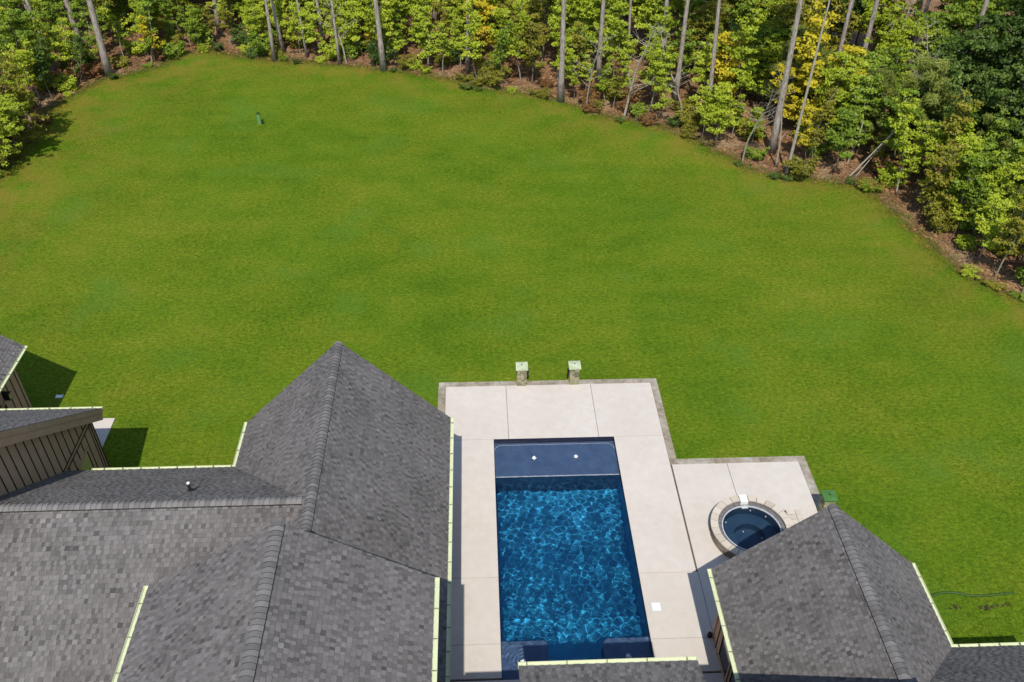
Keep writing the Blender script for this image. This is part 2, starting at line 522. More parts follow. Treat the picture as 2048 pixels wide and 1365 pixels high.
def build_lawn():
    """the turf as a fine grid inside the lawn outline, so it can carry the drier edge band and a gentle unevenness"""
    from mathutils.geometry import delaunay_2d_cdt
    pts = [Vector(p) for p in LAWN_LOOP]; n0 = len(pts)
    edges = [(i, (i + 1) % n0) for i in range(n0)]
    h0 = len(pts); pts += [Vector(p) for p in HOLE]; edges += [(h0 + i, h0 + (i + 1) % len(HOLE)) for i in range(len(HOLE))]
    for gx in np.arange(-30, 35.5, 1.3):
        for gy in np.arange(-12, 69, 1.3):
            if inside(gx, gy) and not inside(gx, gy, HOLE) and edge_dist(gx, gy) > 0.7:
                pts.append(Vector((gx + rng.uniform(-0.3, 0.3), gy + rng.uniform(-0.3, 0.3))))
    r = delaunay_2d_cdt(pts, edges, [], 0, 1e-5)
    co = np.array([(p.x, p.y) for p in r[0]])
    tris = []
    for f in r[2]:
        c = co[list(f)].mean(0)
        if inside(c[0], c[1]) and not inside(c[0], c[1], HOLE):
            tris.append(tuple(f))
    tris = np.array(tris)
    z = np.array([LZ + 0.012 * math.sin(p[0] * 0.6 + 1) * math.sin(p[1] * 0.5) + (0.012 if edge_dist(*p) > 0.5 else 0.0) for p in co])
    # keep it flat where the deck begins
    me = np_mesh('lawn', np.column_stack([co, z]), tris, MAT['lawn'])
    ed = np.array([math.exp(-edge_dist(*p) / (4.0 if p[0] < -18 else 2.2)) for p in co], np.float32)
    a = me.attributes.new('edge', 'FLOAT', 'POINT'); a.data.foreach_set('value', ed)
    me.polygons.foreach_set('use_smooth', [True] * len(me.polygons))
    bm = bmesh.new(); bm.from_mesh(me)
    for f in bm.faces:
        if f.normal.z < 0:
            f.normal_flip()
    bm.to_mesh(me); bm.free()
    return link('lawn', me, kind='structure')


lawn = build_lawn()


def build_grass():
    n = 300000
    x = nrng.uniform(-30, 34, n * 2); y = 13 + (nrng.random(n * 2) ** 1.15) * 56.5
    # cheap inside test on a raster of the lawn
    gx0, gy0, st = -32.0, 8.0, 0.25
    nx, ny = int(70 / st), int(64 / st)
    loop = np.array(LAWN_LOOP); X = gx0 + (np.arange(nx) + 0.5) * st; Y = gy0 + (np.arange(ny) + 0.5) * st
    mask = np.zeros((ny, nx), bool)
    for j, yy in enumerate(Y):
        xs = []
        for (x1, y1), (x2, y2) in zip(loop, np.roll(loop, -1, 0)):
            if (y1 > yy) != (y2 > yy):
                xs.append(x1 + (yy - y1) * (x2 - x1) / (y2 - y1))
        xs.sort()
        for a, b in zip(xs[::2], xs[1::2]):
            mask[j] |= (X > a) & (X < b)
    for (a0, a1, b0, b1) in [(DX0, DX1, 11, DYT), (DX1 - 1, DX2, 11, DYN), (-40, -14.3, -20, 24.4), (-24, -18.75, 20, 28.3), (-14.4, -4, -20, 21.4), (-8.2, -1.4, -20, 23.7), (7, 13, -20, 16.7), (12, 18, -20, 13.6), (-18.4, -15.2, 24, 27.8)]:
        mask[np.ix_((Y > b0 - 0.05) & (Y < b1 + 0.05), (X > a0 - 0.05) & (X < a1 + 0.05))] = False
    ok = mask[np.clip(((y - gy0) / st).astype(int), 0, ny - 1), np.clip(((x - gx0) / st).astype(int), 0, nx - 1)]
    x, y = x[ok][:n], y[ok][:n]; n = len(x)
    # three leaning blades a tuft
    V = []; T = []
    for k in range(3):
        a = nrng.uniform(0, 2 * np.pi, n); w = nrng.uniform(0.008, 0.016, n); h = nrng.uniform(0.022, 0.05, n); ln = nrng.uniform(0.01, 0.045, n); b = nrng.uniform(0, 2 * np.pi, n)
        cx = x + nrng.uniform(-0.04, 0.04, n); cy = y + nrng.uniform(-0.04, 0.04, n); z0 = np.full(n, LZ)
        p0 = np.column_stack([cx - np.cos(a) * w, cy - np.sin(a) * w, z0]); p1 = np.column_stack([cx + np.cos(a) * w, cy + np.sin(a) * w, z0])
        p2 = np.column_stack([cx + np.cos(b) * ln, cy + np.sin(b) * ln, z0 + h])
        V.append(np.stack([p0, p1, p2], 1).reshape(-1, 3)); T.append(nrng.random(n))
    V = np.concatenate(V); F = np.arange(len(V)).reshape(-1, 3)
    me = np_mesh('grass', V, F, MAT['blade'], np.concatenate(T))
    # thin dry blades beside the wood
    pts = V[::3, :2]; q = np.zeros(len(pts), np.float32)
    for i in range(0, len(pts), 20000):
        d = np.sqrt(((pts[i:i + 20000, None, :] - EP[None, ::2, :]) ** 2).sum(2)).min(1)
        q[i:i + 20000] = np.exp(-d / np.where(pts[i:i + 20000, 0] < -18, 4.0, 2.2))
    a = me.attributes.new('edge', 'FLOAT', 'FACE'); a.data.foreach_set('value', q)
    return link('grass', me, kind='stuff')


build_grass()

# ------------------------------------------------------------------ pool deck, slab by slab
deck = link('pool_deck', None, kind='structure')
bed = MB()
PX0, PX1, PY0, PY1 = 0.51, 5.43, 15.31, 25.98
for (a, b, c, d) in [(DX0 + 0.02, PX0 - 0.06, 11.3, DYT - 0.02), (PX1 + 0.06, DX1 - 0.02, 11.3, DYT - 0.02), (PX0 - 0.06, PX1 + 0.06, PY1 + 0.06, DYT - 0.02), (PX0 - 0.06, PX1 + 0.06, 11.3, PY0 - 0.06), (DX1 - 0.02, 8.6, 11.3, DYN - 0.02), (11.0, DX2 - 0.02, 11.3, DYN - 0.02), (8.6, 11.0, 11.3, 19.6), (8.6, 11.0, 21.97, DYN - 0.02)]:
    bed.box(a, b, c, d, -0.3, -0.06)
link('slab_bed', bed.mesh('slab_bed', MAT['mortar']), deck)
IXL, IXR, IX2, IYT, IYN = -1.51, 7.48, 12.62, 29.26, 24.35
J1, J2, J3, J4 = 1.12, 4.82, 7.53, 9.74
G = 0.009
slabs = [(IXL, J1, PY1, IYT), (J1, J2, PY1, IYT), (J2, IXR, PY1, IYT),
         (IXL, PX0, 19.2, PY1), (PX1, IXR, 19.2, PY1), (IXL, PX0, 16.59, 19.2), (PX1, J3, 16.59, 19.2), (IXL, PX0, 15.37, 16.59), (PX1, J3, 15.37, 16.59),
         (IXL, J3, 11.3, 15.31), (J3, 9.0, 11.3, 16.59)]
for (a, b, c, d) in slabs:
    mb = MB(); mb.prism([(a + G, c + G, -0.075), (b - G, c + G, -0.075), (b - G, d - G, -0.075), (a + G, d - G, -0.075)], (0, 0, 0.075))
    link('slab', mb.mesh('slab', MAT['concrete']), deck)
for sgn in (-1, 1):       # the two slabs that run round the spa
    xo = J3 if sgn < 0 else IX2; cx, cy, rr_ = 9.79, 20.78, 1.30; xj = J4 + sgn * G; dx = xj - cx
    hy = math.sqrt(rr_ ** 2 - dx ** 2)
    a0 = math.atan2(-hy, dx); a1 = math.atan2(hy, dx)
    A = np.linspace(a0, a1 - 2 * math.pi, 20) if sgn < 0 else np.linspace(a0, a1, 20)
    loop = [(xo - sgn * G, 16.6), (xj, 16.6)] + [(cx + rr_ * math.cos(a), cy + rr_ * math.sin(a)) for a in A] + [(xj, IYN - G), (xo - sgn * G, IYN - G)]
    mb = MB(); mb.prism([(p[0], p[1], -0.075) for p in loop], (0, 0, 0.075))
    link('slab', mb.mesh('slab', MAT['concrete']), deck)
# the weathered border, cast in lengths
def border(p, q, inner, n):
    p, q, inner = Vector(p), Vector(q), Vector(inner)
    for k in range(n):
        a = p.lerp(q, k / n); b = p.lerp(q, (k + 1) / n); dv = (q - p).normalized() * 0.006
        mb = MB(); z = -0.012 - 0.004 * (k % 2)
        loop = [a + dv, b - dv, b - dv + inner, a + dv + inner]
        mb.prism([(v.x, v.y, -0.14) for v in loop], (0, 0, 0.14 + z))
        link('border_slab', mb.mesh('border_slab', MAT['border']), deck)
border((DX0, DYT), (DX1, DYT), (0, -(DYT - IYT) + 0.004), 4)
border((DX0, IYT), (DX0, 16.0), (IXL - DX0 - 0.004, 0), 5)
border((DX1, IYT), (DX1, DYN), (-(DX1 - IXR) + 0.004, 0), 3)
border((DX1 - 0.3, DYN), (DX2, DYN), (0, -(DYN - IYN) + 0.004), 3)
border((DX2, IYN), (DX2, 16.6), (-(DX2 - IX2) + 0.004, 0), 3)


# ------------------------------------------------------------------ pool
pool = thing('swimming_pool', 'long rectangular in-ground pool of deep blue water set in the pale concrete deck', 'swimming pool', (2.97, 20.6, 0))
def child(name, me, root, **kw):
    """a part given in world coordinates, hung under ROOT"""
    o = link(name, me, root, **kw)
    o.matrix_parent_inverse = Matrix.Translation(root.location).inverted()
    return o
WZ = -0.13
mb = MB()
for a, b in (((PX0, PY0), (PX1, PY0)), ((PX1, PY0), (PX1, PY1)), ((PX1, PY1), (PX0, PY1)), ((PX0, PY1), (PX0, PY0))):
    mb.poly([(a[0], a[1], 0.0 - 0.002), (b[0], b[1], -0.002), (b[0], b[1], -0.36), (a[0], a[1], -0.36)])
child('waterline_tile', mb.mesh('waterline_tile', MAT['tile']), pool)
mb = MB()      # basin: walls below the tile and the sloping floor
fl = [(24.15, -1.25), (21.5, -1.6), (18.45, -1.85)]
prof = [(PY1, -2.2)] + [(24.15, -1.65), (21.5, -2.15), (18.5, -2.3), (18.3, -1.75), (16.3, -1.75), (16.3, -0.75), (PY0, -0.75)]
for (a, b) in zip(prof[1:-1], prof[2:]):
    mb.poly([(PX0, a[0], a[1]), (PX1, a[0], a[1]), (PX1, b[0], b[1]), (PX0, b[0], b[1])])
for x in (PX0, PX1):
    for (a, b) in zip(prof[1:-1], prof[2:]):
        mb.poly([(x, a[0], a[1]), (x, b[0], b[1]), (x, b[0], -0.36), (x, a[0], -0.36)])
child('pool_floor', mb.mesh('pool_floor', MAT['floor_plaster']), pool)
mb = MB()      # tanning ledge with a rounded back rim
mb.prism([(PX0 - 0.02, 24.15, -0.34), (PX1 + 0.02, 24.15, -0.34), (PX1 + 0.02, PY1 + 0.02, -0.34), (PX0 - 0.02, PY1 + 0.02, -0.34)], (0, 0, -0.6))
child('tanning_ledge', mb.mesh('tanning_ledge', MAT['ledge_plaster']), pool)
mb = MB()
mb.box(PX0 - 0.02, PX1 + 0.02, 24.12, 24.146, -1.8, -0.36)
child('ledge_riser', mb.mesh('ledge_riser', MAT['riser_plaster']), pool)
mb = MB(); mb.box(PX0 + 0.01, PX1 - 0.01, 24.11, 24.16, -0.345, -0.332)
child('ledge_trim', mb.mesh('ledge_trim', MAT['bright_edge']), pool)
mb = MB()      # cushion of tile in front of the far wall, rounded at its corners
arc = []
for cx, s in ((PX0 + 0.32, -1), (PX1 - 0.32, 1)):
    for k in range(7):
        an = math.pi / 2 * k / 6
        arc.append((cx + s * 0.3 * math.sin(an), PY1 - 0.42 + 0.3 * math.cos(an)) if s > 0 else (cx - 0.3 * math.sin(math.pi / 2 - an), PY1 - 0.42 + 0.3 * math.cos(math.pi / 2 - an)))
for (a, b) in zip(arc[:-1], arc[1:]):
    d = Vector((b[0] - a[0], b[1] - a[1])).normalized() * 0.0; nn = Vector((-(b[1] - a[1]), b[0] - a[0])).normalized() * 0.02
    mb.prism([(a[0], a[1], -0.338), (b[0], b[1], -0.338), (b[0] + nn.x, b[1] + nn.y, -0.338), (a[0] + nn.x, a[1] + nn.y, -0.338)], (0, 0, 0.008))
child('ledge_rim', mb.mesh('ledge_rim', MAT['bright_edge']), pool)
for side in (0, 1):     # corner benches with rounded inner corners
    if side == 0:
        x0, x1, xr = PX0 - 0.02, 1.88, 2.06
        loop = [(x0, PY0 - .02), (xr, PY0 - .02), (xr, 16.70)] + [(x1 + 0.18 * math.cos(a), 16.71 + 0.18 * math.sin(a)) for a in np.linspace(0.2, math.pi / 2, 6)] + [(x0, 16.89)]
    else:
        x0, x1, xr = PX1 + 0.02, 4.1, 3.9
        loop = [(xr, PY0 - .02), (x0, PY0 - .02), (x0, 16.89)] + [(x1 + 0.2 * math.cos(a), 16.68 + 0.2 * math.sin(a)) for a in np.linspace(math.pi / 2, math.pi - 0.2, 6)] + [(xr, 16.68)]
    mb = MB(); mb.prism([(p[0], p[1], -1.2) for p in loop], (0, 0, 0.75))
    child('corner_bench', mb.mesh('corner_bench', MAT['ledge_plaster']), pool)


def water_mesh(name, x0, x1, y0, y1, zt, zb, step, hf):
    nx = int((x1 - x0) / step) + 1; ny = int((y1 - y0) / step) + 1
    X, Y = np.meshgrid(np.linspace(x0, x1, nx), np.linspace(y0, y1, ny))
    Z = zt + hf(X, Y)
    V = np.column_stack([X.ravel(), Y.ravel(), Z.ravel()])
    i = (np.arange(ny - 1)[:, None] * nx + np.arange(nx - 1)[None, :]).ravel()
    Fq = np.column_stack([i, i + 1, i + nx + 1, i + nx])
    return V, Fq, nx, ny


RINGS = [(2.10, 25.01), (3.79, 25.03), (1.20, 16.01), (4.65, 16.07)]
_ph = [(random.Random(5).uniform(0, 1), 0)]
_w = []
_rr = random.Random(8)
for k in range(60):
    a = _rr.gauss(math.radians(70), 1.1); L = _rr.uniform(0.14, 0.38); _w.append((math.cos(a) * 2 * math.pi / L, math.sin(a) * 2 * math.pi / L, _rr.uniform(0, 6.28), 0.0072 * L * L))


def pool_waves(X, Y):
    Z = np.zeros_like(X)
    for kx, ky, ph, am in _w:
        Z += am * np.sin(kx * X + ky * Y + ph + 0.7 * np.sin(0.9 * X + 0.6 * ph) + 0.7 * np.sin(0.8 * Y + ph))
    calm = 1 / (1 + np.exp(-(24.0 - Y) / 0.25))
    Z *= (0.12 + 0.88 * calm)
    for rx, ry in RINGS:
        r = np.hypot(X - rx, Y - ry)
        an = np.arctan2(Y - ry, X - rx); Z += 0.0046 * np.sin(r * 2 * math.pi / 0.13 + 0.5 * np.sin(3 * an + rx)) * np.exp(-r / 0.6) * np.minimum(1, r / 0.15) * (0.55 + 0.45 * np.sin(5 * an + 7 * ry + r * 3))
    return Z


V, Fq, nx, ny = water_mesh('pool_water', PX0 - 0.03, PX1 + 0.03, PY0 - 0.03, PY1 + 0.03, WZ, -2.8, 0.022, pool_waves)
me = np_mesh('pool_water', V, Fq, MAT['water'])
me.polygons.foreach_set('use_smooth', [True] * len(me.polygons))
pool_water = child('water', me, pool)
pool_water.cycles.is_caustics_caster = True
for o in pool.children:
    if o is not pool_water:
        o.cycles.is_caustics_receiver = True

for k, (rx, ry) in enumerate(RINGS):
    lab = ['white water bubbler on the left of the far tanning ledge', 'white water bubbler on the right of the far tanning ledge',
           'small bubbler on the near left pool bench beside the gutter end', 'small bubbler on the shaded near right pool bench'][k]
    t_ = thing('bubbler', lab, 'water bubbler', (rx, ry, -0.34 if k < 2 else -0.45), 'bubblers in the pool')
    mb = MB(); r8 = random.Random(k); top = 0.25 if k < 2 else 0.34
    ringsf = [(0.10, 0.0), (0.075, 0.03), (0.055, 0.06), (0.032, 0.10), (0.010, 0.12)]
    pv = [[(Vector((math.cos(a) * q * r8.uniform(.6, 1.35), math.sin(a) * q * r8.uniform(.6, 1.35), top - 0.06 + h + r8.uniform(-.012, .012)))) for a in np.linspace(0, 2 * math.pi, 13)[:-1]] for q, h in ringsf]
    for a in range(4):
        for b in range(12):
            mb.poly([pv[a][b], pv[a][(b + 1) % 12], pv[a + 1][(b + 1) % 12], pv[a + 1][b]])
    mb.poly(pv[4])
    bmw = mb
    link('foam', mb.mesh('foam', MAT['water_foam'], True), t_)
    mb = MB(); mb.tube([(0, 0, 0.0), (0, 0, 0.012)], [0.06, 0.06], 12)
    link('nozzle', mb.mesh('nozzle', MAT['white']), t_)

# skimmer lid let into the deck
t_ = thing('skimmer_lid', 'small square white lid on the deck right of the pool', 'skimmer lid', (5.82, 17.81, 0.0))
mb = MB(); mb.prism([(-0.145, -0.155, 0.004), (0.145, -0.155, 0.004), (0.145, 0.155, 0.004), (-0.145, 0.155, 0.004)], (0, 0, 0.012))
link('lid', mb.mesh('lid', MAT['white']), t_)
mb = MB()
for a, b in (((-.165, -.175), (.165, -.155)), ((-.165, .155), (.165, .175)), ((-.165, -.155), (-.145, .155)), ((.145, -.155), (.165, .155))):
    mb.box(a[0], b[0], a[1], b[1], 0.003, 0.010)
link('rim', mb.mesh('rim', MAT['bright_edge']), t_)


# ------------------------------------------------------------------ spa
SC = Vector((9.79, 20.78)); R_W, R_I, R_O = 1.06, 1.20, 1.50
spa = thing('hot_tub', 'round raised spa of dark water ringed with cream stone coping beside the pool', 'hot tub', (SC.x, SC.y, 0))
def ring(mb, r0, r1, z0, z1, a0, a1, n=3, tint=0.5):
    A = np.linspace(a0, a1, n)
    loop = [(r1 * math.cos(a), r1 * math.sin(a), z0) for a in A] + [(r0 * math.cos(a), r0 * math.sin(a), z0) for a in A[::-1]]
    mb.prism(loop, (0, 0, z1 - z0), tint)
NS = 26
for k in range(NS):
    a0 = 2 * math.pi * k / NS + 0.008; a1 = 2 * math.pi * (k + 1) / NS - 0.008
    am = math.degrees((a0 + a1) / 2) % 360
    mb = MB(); ring(mb, R_I + 0.03, R_O, 0.40, 0.455 + rng.uniform(-0.004, 0.004), a0, a1)
    link('coping_stone', mb.mesh('coping_stone', MAT['coping']), spa)
    for lev in range(4):
        mb = MB(); z0 = lev * 0.1
        sh_ = 0.5 * (2 * math.pi / NS) * (lev % 2)
        ring(mb, R_O - 0.12, R_O - 0.02 - rng.uniform(0, 0.012), z0 + 0.004, z0 + 0.096, a0 + sh_, a1 + sh_)
        link('side_stone', mb.mesh('side_stone', MAT['spa_side']), spa)
mb = MB()
for k in range(40):
    ring(mb, R_W, R_I + 0.2, -0.02, 0.33, 2 * math.pi * k / 40, 2 * math.pi * (k + 1) / 40, 2)
child_ring = link('tile_ring', mb.mesh('tile_ring', MAT['spa_tile']), spa)
mb = MB()
for k in range(48):
    ring(mb, R_W - 0.018, R_W + 0.012, 0.28, 0.338, 2 * math.pi * k / 48, 2 * math.pi * (k + 1) / 48, 2)
link('trim', mb.mesh('trim', MAT['bright_edge']), spa)
mb = MB()
for k in range(48):
    a0, a1 = 2 * math.pi * k / 48, 2 * math.pi * (k + 1) / 48
    c = lambda r, z, a: (r * math.cos(a), r * math.sin(a), z)
    for (r0, z0), (r1, z1) in zip([(R_W - .005, 0.31), (R_W - .005, -0.30), (0.58, -0.30), (0.58, -0.75)], [(R_W - .005, -0.30), (0.58, -0.30), (0.58, -0.75), (0.001, -0.75)]):
        mb.poly([c(r0, z0, a0), c(r0, z0, a1), c(r1, z1, a1), c(r1, z1, a0)])
link('basin', mb.mesh('basin', MAT['spa_plaster']), spa)
MAT['spa_water'] = mat_water('spa_water')
V, Fq, nx, ny = water_mesh('spa', -1.08, 1.08, -1.08, 1.08, 0.24, 0, 0.03, lambda X, Y: 0.0025 * np.sin(5 * X + 2 * Y) * np.sin(4 * Y - 3 * X + 1))
Fq = Fq[np.hypot(V[Fq].mean(1)[:, 0], V[Fq].mean(1)[:, 1]) < 1.085]
me = np_mesh('water', V, Fq, MAT['spa_water']); me.polygons.foreach_set('use_smooth', [True] * len(me.polygons))
spa_water = link('water', me, spa)
mb = MB(); mb.prism([(-0.15, 1.13, 0.33), (0.13, 1.13, 0.33), (0.13, 1.50, 0.33), (-0.15, 1.50, 0.33)], (0, 0, 0.14))
link('spill_cover', mb.mesh('spill_cover', MAT['white']), spa)
mb = MB(); mb.prism([(-0.12, 1.0, 0.245), (0.12, 1.0, 0.245), (0.12, 1.05, 0.245), (-0.12, 1.05, 0.245)], (0, 0, 0.045))
link('skimmer_face', mb.mesh('skimmer_face', MAT['bright_edge']), spa)
for (a, r, z) in ((2.6, 0.95, 0.05), (0.75, 0.98, 0.12), (2.0, 0.35, -0.5), (0.1, 0.5, -0.6), (1.35, 1.0, 0.12)):
    mb = MB(); p = Vector((r * math.cos(a), r * math.sin(a), z)); mb.tube([p - Vector((0, 0, 0.015)), p + Vector((0, 0, 0.015))], [0.03, 0.025], 10)
    link('jet', mb.mesh('jet', MAT['white']), spa)
spa_water.cycles.is_caustics_caster = True
for o in spa.children:
    if o.name.split('.')[0] in ('basin', 'jet'):
        o.cycles.is_caustics_receiver = True
# stone landing running off the ring to the right
for ix in range(3):
    for iy in range(6):
        mb = MB(); x0 = 1.33 + ix * 0.215; y0 = -0.62 + iy * 0.225
        if math.hypot(x0, y0 + .1) < 1.5 and ix == 0:
            x0 += 0.1
        mb.prism([(x0, y0, 0.38), (x0 + 0.2, y0, 0.38), (x0 + 0.2, y0 + 0.21, 0.38), (x0, y0 + 0.21, 0.38)], (0, 0, 0.07 + rng.uniform(0, 0.008)))
        link('paver', mb.mesh('paver', MAT['coping']), spa)
mb = MB(); mb.box(1.25, 1.97, -0.63, 0.73, 0.002, 0.40)
link('landing_base', mb.mesh('landing_base', MAT['mortar']), spa)
for lev in range(4):
    for k in range(4):
        mb = MB(); mb.box(1.26 + k * 0.18, 1.43 + k * 0.18, 0.70, 0.75, lev * 0.1 + 0.004, lev * 0.1 + 0.096)
        link('side_stone', mb.mesh('side_stone', MAT['spa_side']), spa)


# ------------------------------------------------------------------ stone pillars
def pillar(x, y, label, side, capm, lampside=True):
    t_ = thing('stone_pillar', label, 'pillar', (x, y, -0.07), 'stone pillars on the deck border')
    mb = MB(); w = 0.2; mb.box(-w + .03, w - .03, -w + .03, w - .03, 0, 0.98)
    link('core', mb.mesh('core', MAT['mortar']), t_)
    r6 = random.Random(int(x * 100)); st = MB()
    z = 0.0; lev = 0
    while z < 0.97:
        h = min(r6.uniform(0.07, 0.13), 0.985 - z)
        for f in range(4):
            u = -w
            while u < w - 0.01:
                du = min(r6.uniform(0.09, 0.2), w - u)
                if w - u - du < 0.05:
                    du = w - u
                d = 0.035 + r6.uniform(0, 0.014)
                a, b = u + .004, u + du - .004; y0, y1 = -w - d + .035, -w + .03
                pts = [(a, y0), (b, y0), (b, y1), (a, y1)]
                for _ in range(f):
                    pts = [(-q[1], q[0]) for q in pts]
                st.prism([(q[0], q[1], z + .004) for q in pts], (0, 0, h - .008), r6.random())
                u += du
        z += h; lev += 1
    link('stonework', st.mesh('stonework', MAT['pillar_stone']), t_, kind='stuff')
    cp = MB(); c = 0.26
    cp.prism([(-c, -c, 0.985), (c, -c, 0.985), (c, c, 0.985), (-c, c, 0.985)], (0, 0, 0.07))
    for a, b in (((-c, -c), (c, -c)), ((c, -c), (c, c)), ((c, c), (-c, c)), ((-c, c), (-c, -c))):
        cp.poly([(a[0], a[1], 1.0551), (b[0], b[1], 1.0551), (b[0] * .12, b[1] * .12, 1.10), (a[0] * .12, a[1] * .12, 1.10)])
    cp.poly([(-.031, -.031, 1.1), (.031, -.031, 1.1), (.031, .031, 1.1), (-.031, .031, 1.1)])
    link('cap', cp.mesh('cap', capm), t_)
    k = MB(); k.tube([(0, 0, 1.09), (0, 0, 1.125)], [0.032, 0.026], 8)
    link('cap_fitting', k.mesh('cap_fitting', MAT['black']), t_)
    if lampside:
        s = side
        lm = MB(); lm.box(min(s * .225, s * .30), max(s * .225, s * .30), -0.06, 0.06, 0.52, 0.78)
        lo = link('lantern', lm.mesh('lantern', MAT['black']), t_)
        lm = MB(); lm.box(min(s * .20, s * .24), max(s * .20, s * .24), -0.035, 0.035, 0.80, 0.84); lm.box(min(s * .27, s * .31), max(s * .27, s * .31), -0.065, 0.065, 0.782, 0.80)
        link('bracket', lm.mesh('bracket', MAT['black']), lo)
    return t_


pillar(1.81, 29.42, 'stone pillar with pale cap on the far deck border, lantern on its right face', 1, MAT['cap_stone'])
pillar(4.10, 29.42, 'stone pillar with pale cap on the far deck border, lantern on its left face', -1, MAT['cap_stone'])
pillar(12.80, 21.68, 'stone pillar with green cap beside the small roof and spa', 1, MAT['cap_green'], False)


# ------------------------------------------------------------------ house
house = thing('house', 'large brown house under charcoal shingle roofs with cream gutters', 'house')
EXPO = 0.130
ALL_TABS = []       # (pixel size, roof, verts polygon, tint)
ROOFS = []


def clip_poly(poly, a, b):
    """keep the part left of a->b (2-d)"""
    out = []; n = len(poly)
    s = [(b[0] - a[0]) * (p[1] - a[1]) - (b[1] - a[1]) * (p[0] - a[0]) for p in poly]
    for i in range(n):
        j = (i + 1) % n
        if s[i] >= 0:
            out.append(poly[i])
        if (s[i] >= 0) != (s[j] >= 0):
            f = s[i] / (s[i] - s[j])
            out.append((poly[i][0] + f * (poly[j][0] - poly[i][0]), poly[i][1] + f * (poly[j][1] - poly[i][1])))
    return out


class Roof:
    """one slope: POLY is a convex loop of 3-d points on the plane; U runs along the eave, ORG is on the eave line"""
    def __init__(self, poly, org, u, thick=0.16):
        self.poly = [Vector(p) for p in poly]; self.org = Vector(org); self.u = Vector(u).normalized()
        n = Vector((0, 0, 0)); P = self.poly
        for i in range(len(P)):
            n += P[i].cross(P[(i + 1) % len(P)])
        self.n = n.normalized()
        if self.n.z < 0:
            self.n = -self.n; self.poly.reverse()
        self.v = self.n.cross(self.u)
        if self.v.z < 0:
            self.v = -self.v
        uv = [((p - self.org).dot(self.u), (p - self.org).dot(self.v)) for p in self.poly]
        area = sum(uv[i][0] * uv[(i + 1) % len(uv)][1] - uv[(i + 1) % len(uv)][0] * uv[i][1] for i in range(len(uv)))
        self.uv = uv if area > 0 else uv[::-1]
        mb = MB(); mb.prism([p - self.n * 0.006 for p in self.poly], -Vector((0, 0, thick)))
        self.obj = link('roof', mb.mesh('roof', MAT['fascia']), house)
        self.obj.data.materials.append(MAT['underlay'])
        top = max(self.obj.data.polygons, key=lambda f: Vector(f.normal).dot(self.n) * (1 + 0.001 * f.center[2]))
        top.material_index = 1
        self.rest = MB(); ROOFS.append(self)

    def tabs(self, r):
        us = [p[0] for p in self.uv]; vs_ = [p[1] for p in self.uv]
        k = math.floor(min(vs_) / EXPO)
        while k * EXPO < max(vs_):
            v0 = k * EXPO; u = min(us) - r.uniform(0, 0.3); tooth = False
            while u < max(us):
                tooth = not tooth
                w = r.uniform(0.08, 0.165) if tooth else r.uniform(0.07, 0.15)
                q = [(u + .0015, v0), (u + w - .0015, v0), (u + w - .0015, v0 + EXPO + 0.004), (u + .0015, v0 + EXPO + 0.004)]
                for i in range(len(self.uv)):
                    q = clip_poly(q, self.uv[i], self.uv[(i + 1) % len(self.uv)])
                    if len(q) < 3:
                        break
                if len(q) >= 3:
                    g = r.random()
                    tint = (0.56 + r.gauss(0, 0.08)) if tooth else (0.40 + r.gauss(0, 0.10))
                    if g < 0.13:
                        tint -= 0.20
                    elif g > 0.96:
                        tint += 0.15
                    th = 0.017 if tooth else 0.009
                    P3 = [self.org + self.u * a + self.v * b + self.n * (0.003 + th * max(0.0, 1 - (b - v0) / EXPO)) for a, b in q]
                    P0 = [self.org + self.u * a + self.v * b - self.n * 0.003 for a, b in q]
                    c = sum(P3, Vector((0, 0, 0))) / len(P3)
                    d = Vector(CAM_POS) - c
                    ar = abs(sum((q[i][0] * q[(i + 1) % len(q)][1] - q[(i + 1) % len(q)][0] * q[i][1]) for i in range(len(q)))) / 2
                    px = ar * max(0.0, self.n.dot(d)) / d.length ** 3
                    x, y = proj(c)
                    if not (8 < x < 2040 and 690 < y < 1357):
                        px = 0.0
                    ALL_TABS.append((px, self, P3, P0, min(1, max(0, tint))))
                u += w
            k += 1


def add_tab(mb, P3, P0, tint):
    n = len(P3); i = len(mb.v)
    mb.v.extend([tuple(p) for p in P3 + P0])
    mb.f.append(tuple(range(i, i + n))); mb.t.append(tint)
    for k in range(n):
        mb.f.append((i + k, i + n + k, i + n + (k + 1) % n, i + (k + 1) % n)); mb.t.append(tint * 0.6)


def mesh_plain(mb, name, m):
    me = bpy.data.meshes.new(name); me.from_pydata(mb.v, [], mb.f)
    a = me.attributes.new('tint', 'FLOAT', 'FACE'); a.data.foreach_set('value', mb.t)
    me.materials.append(m)
    return me


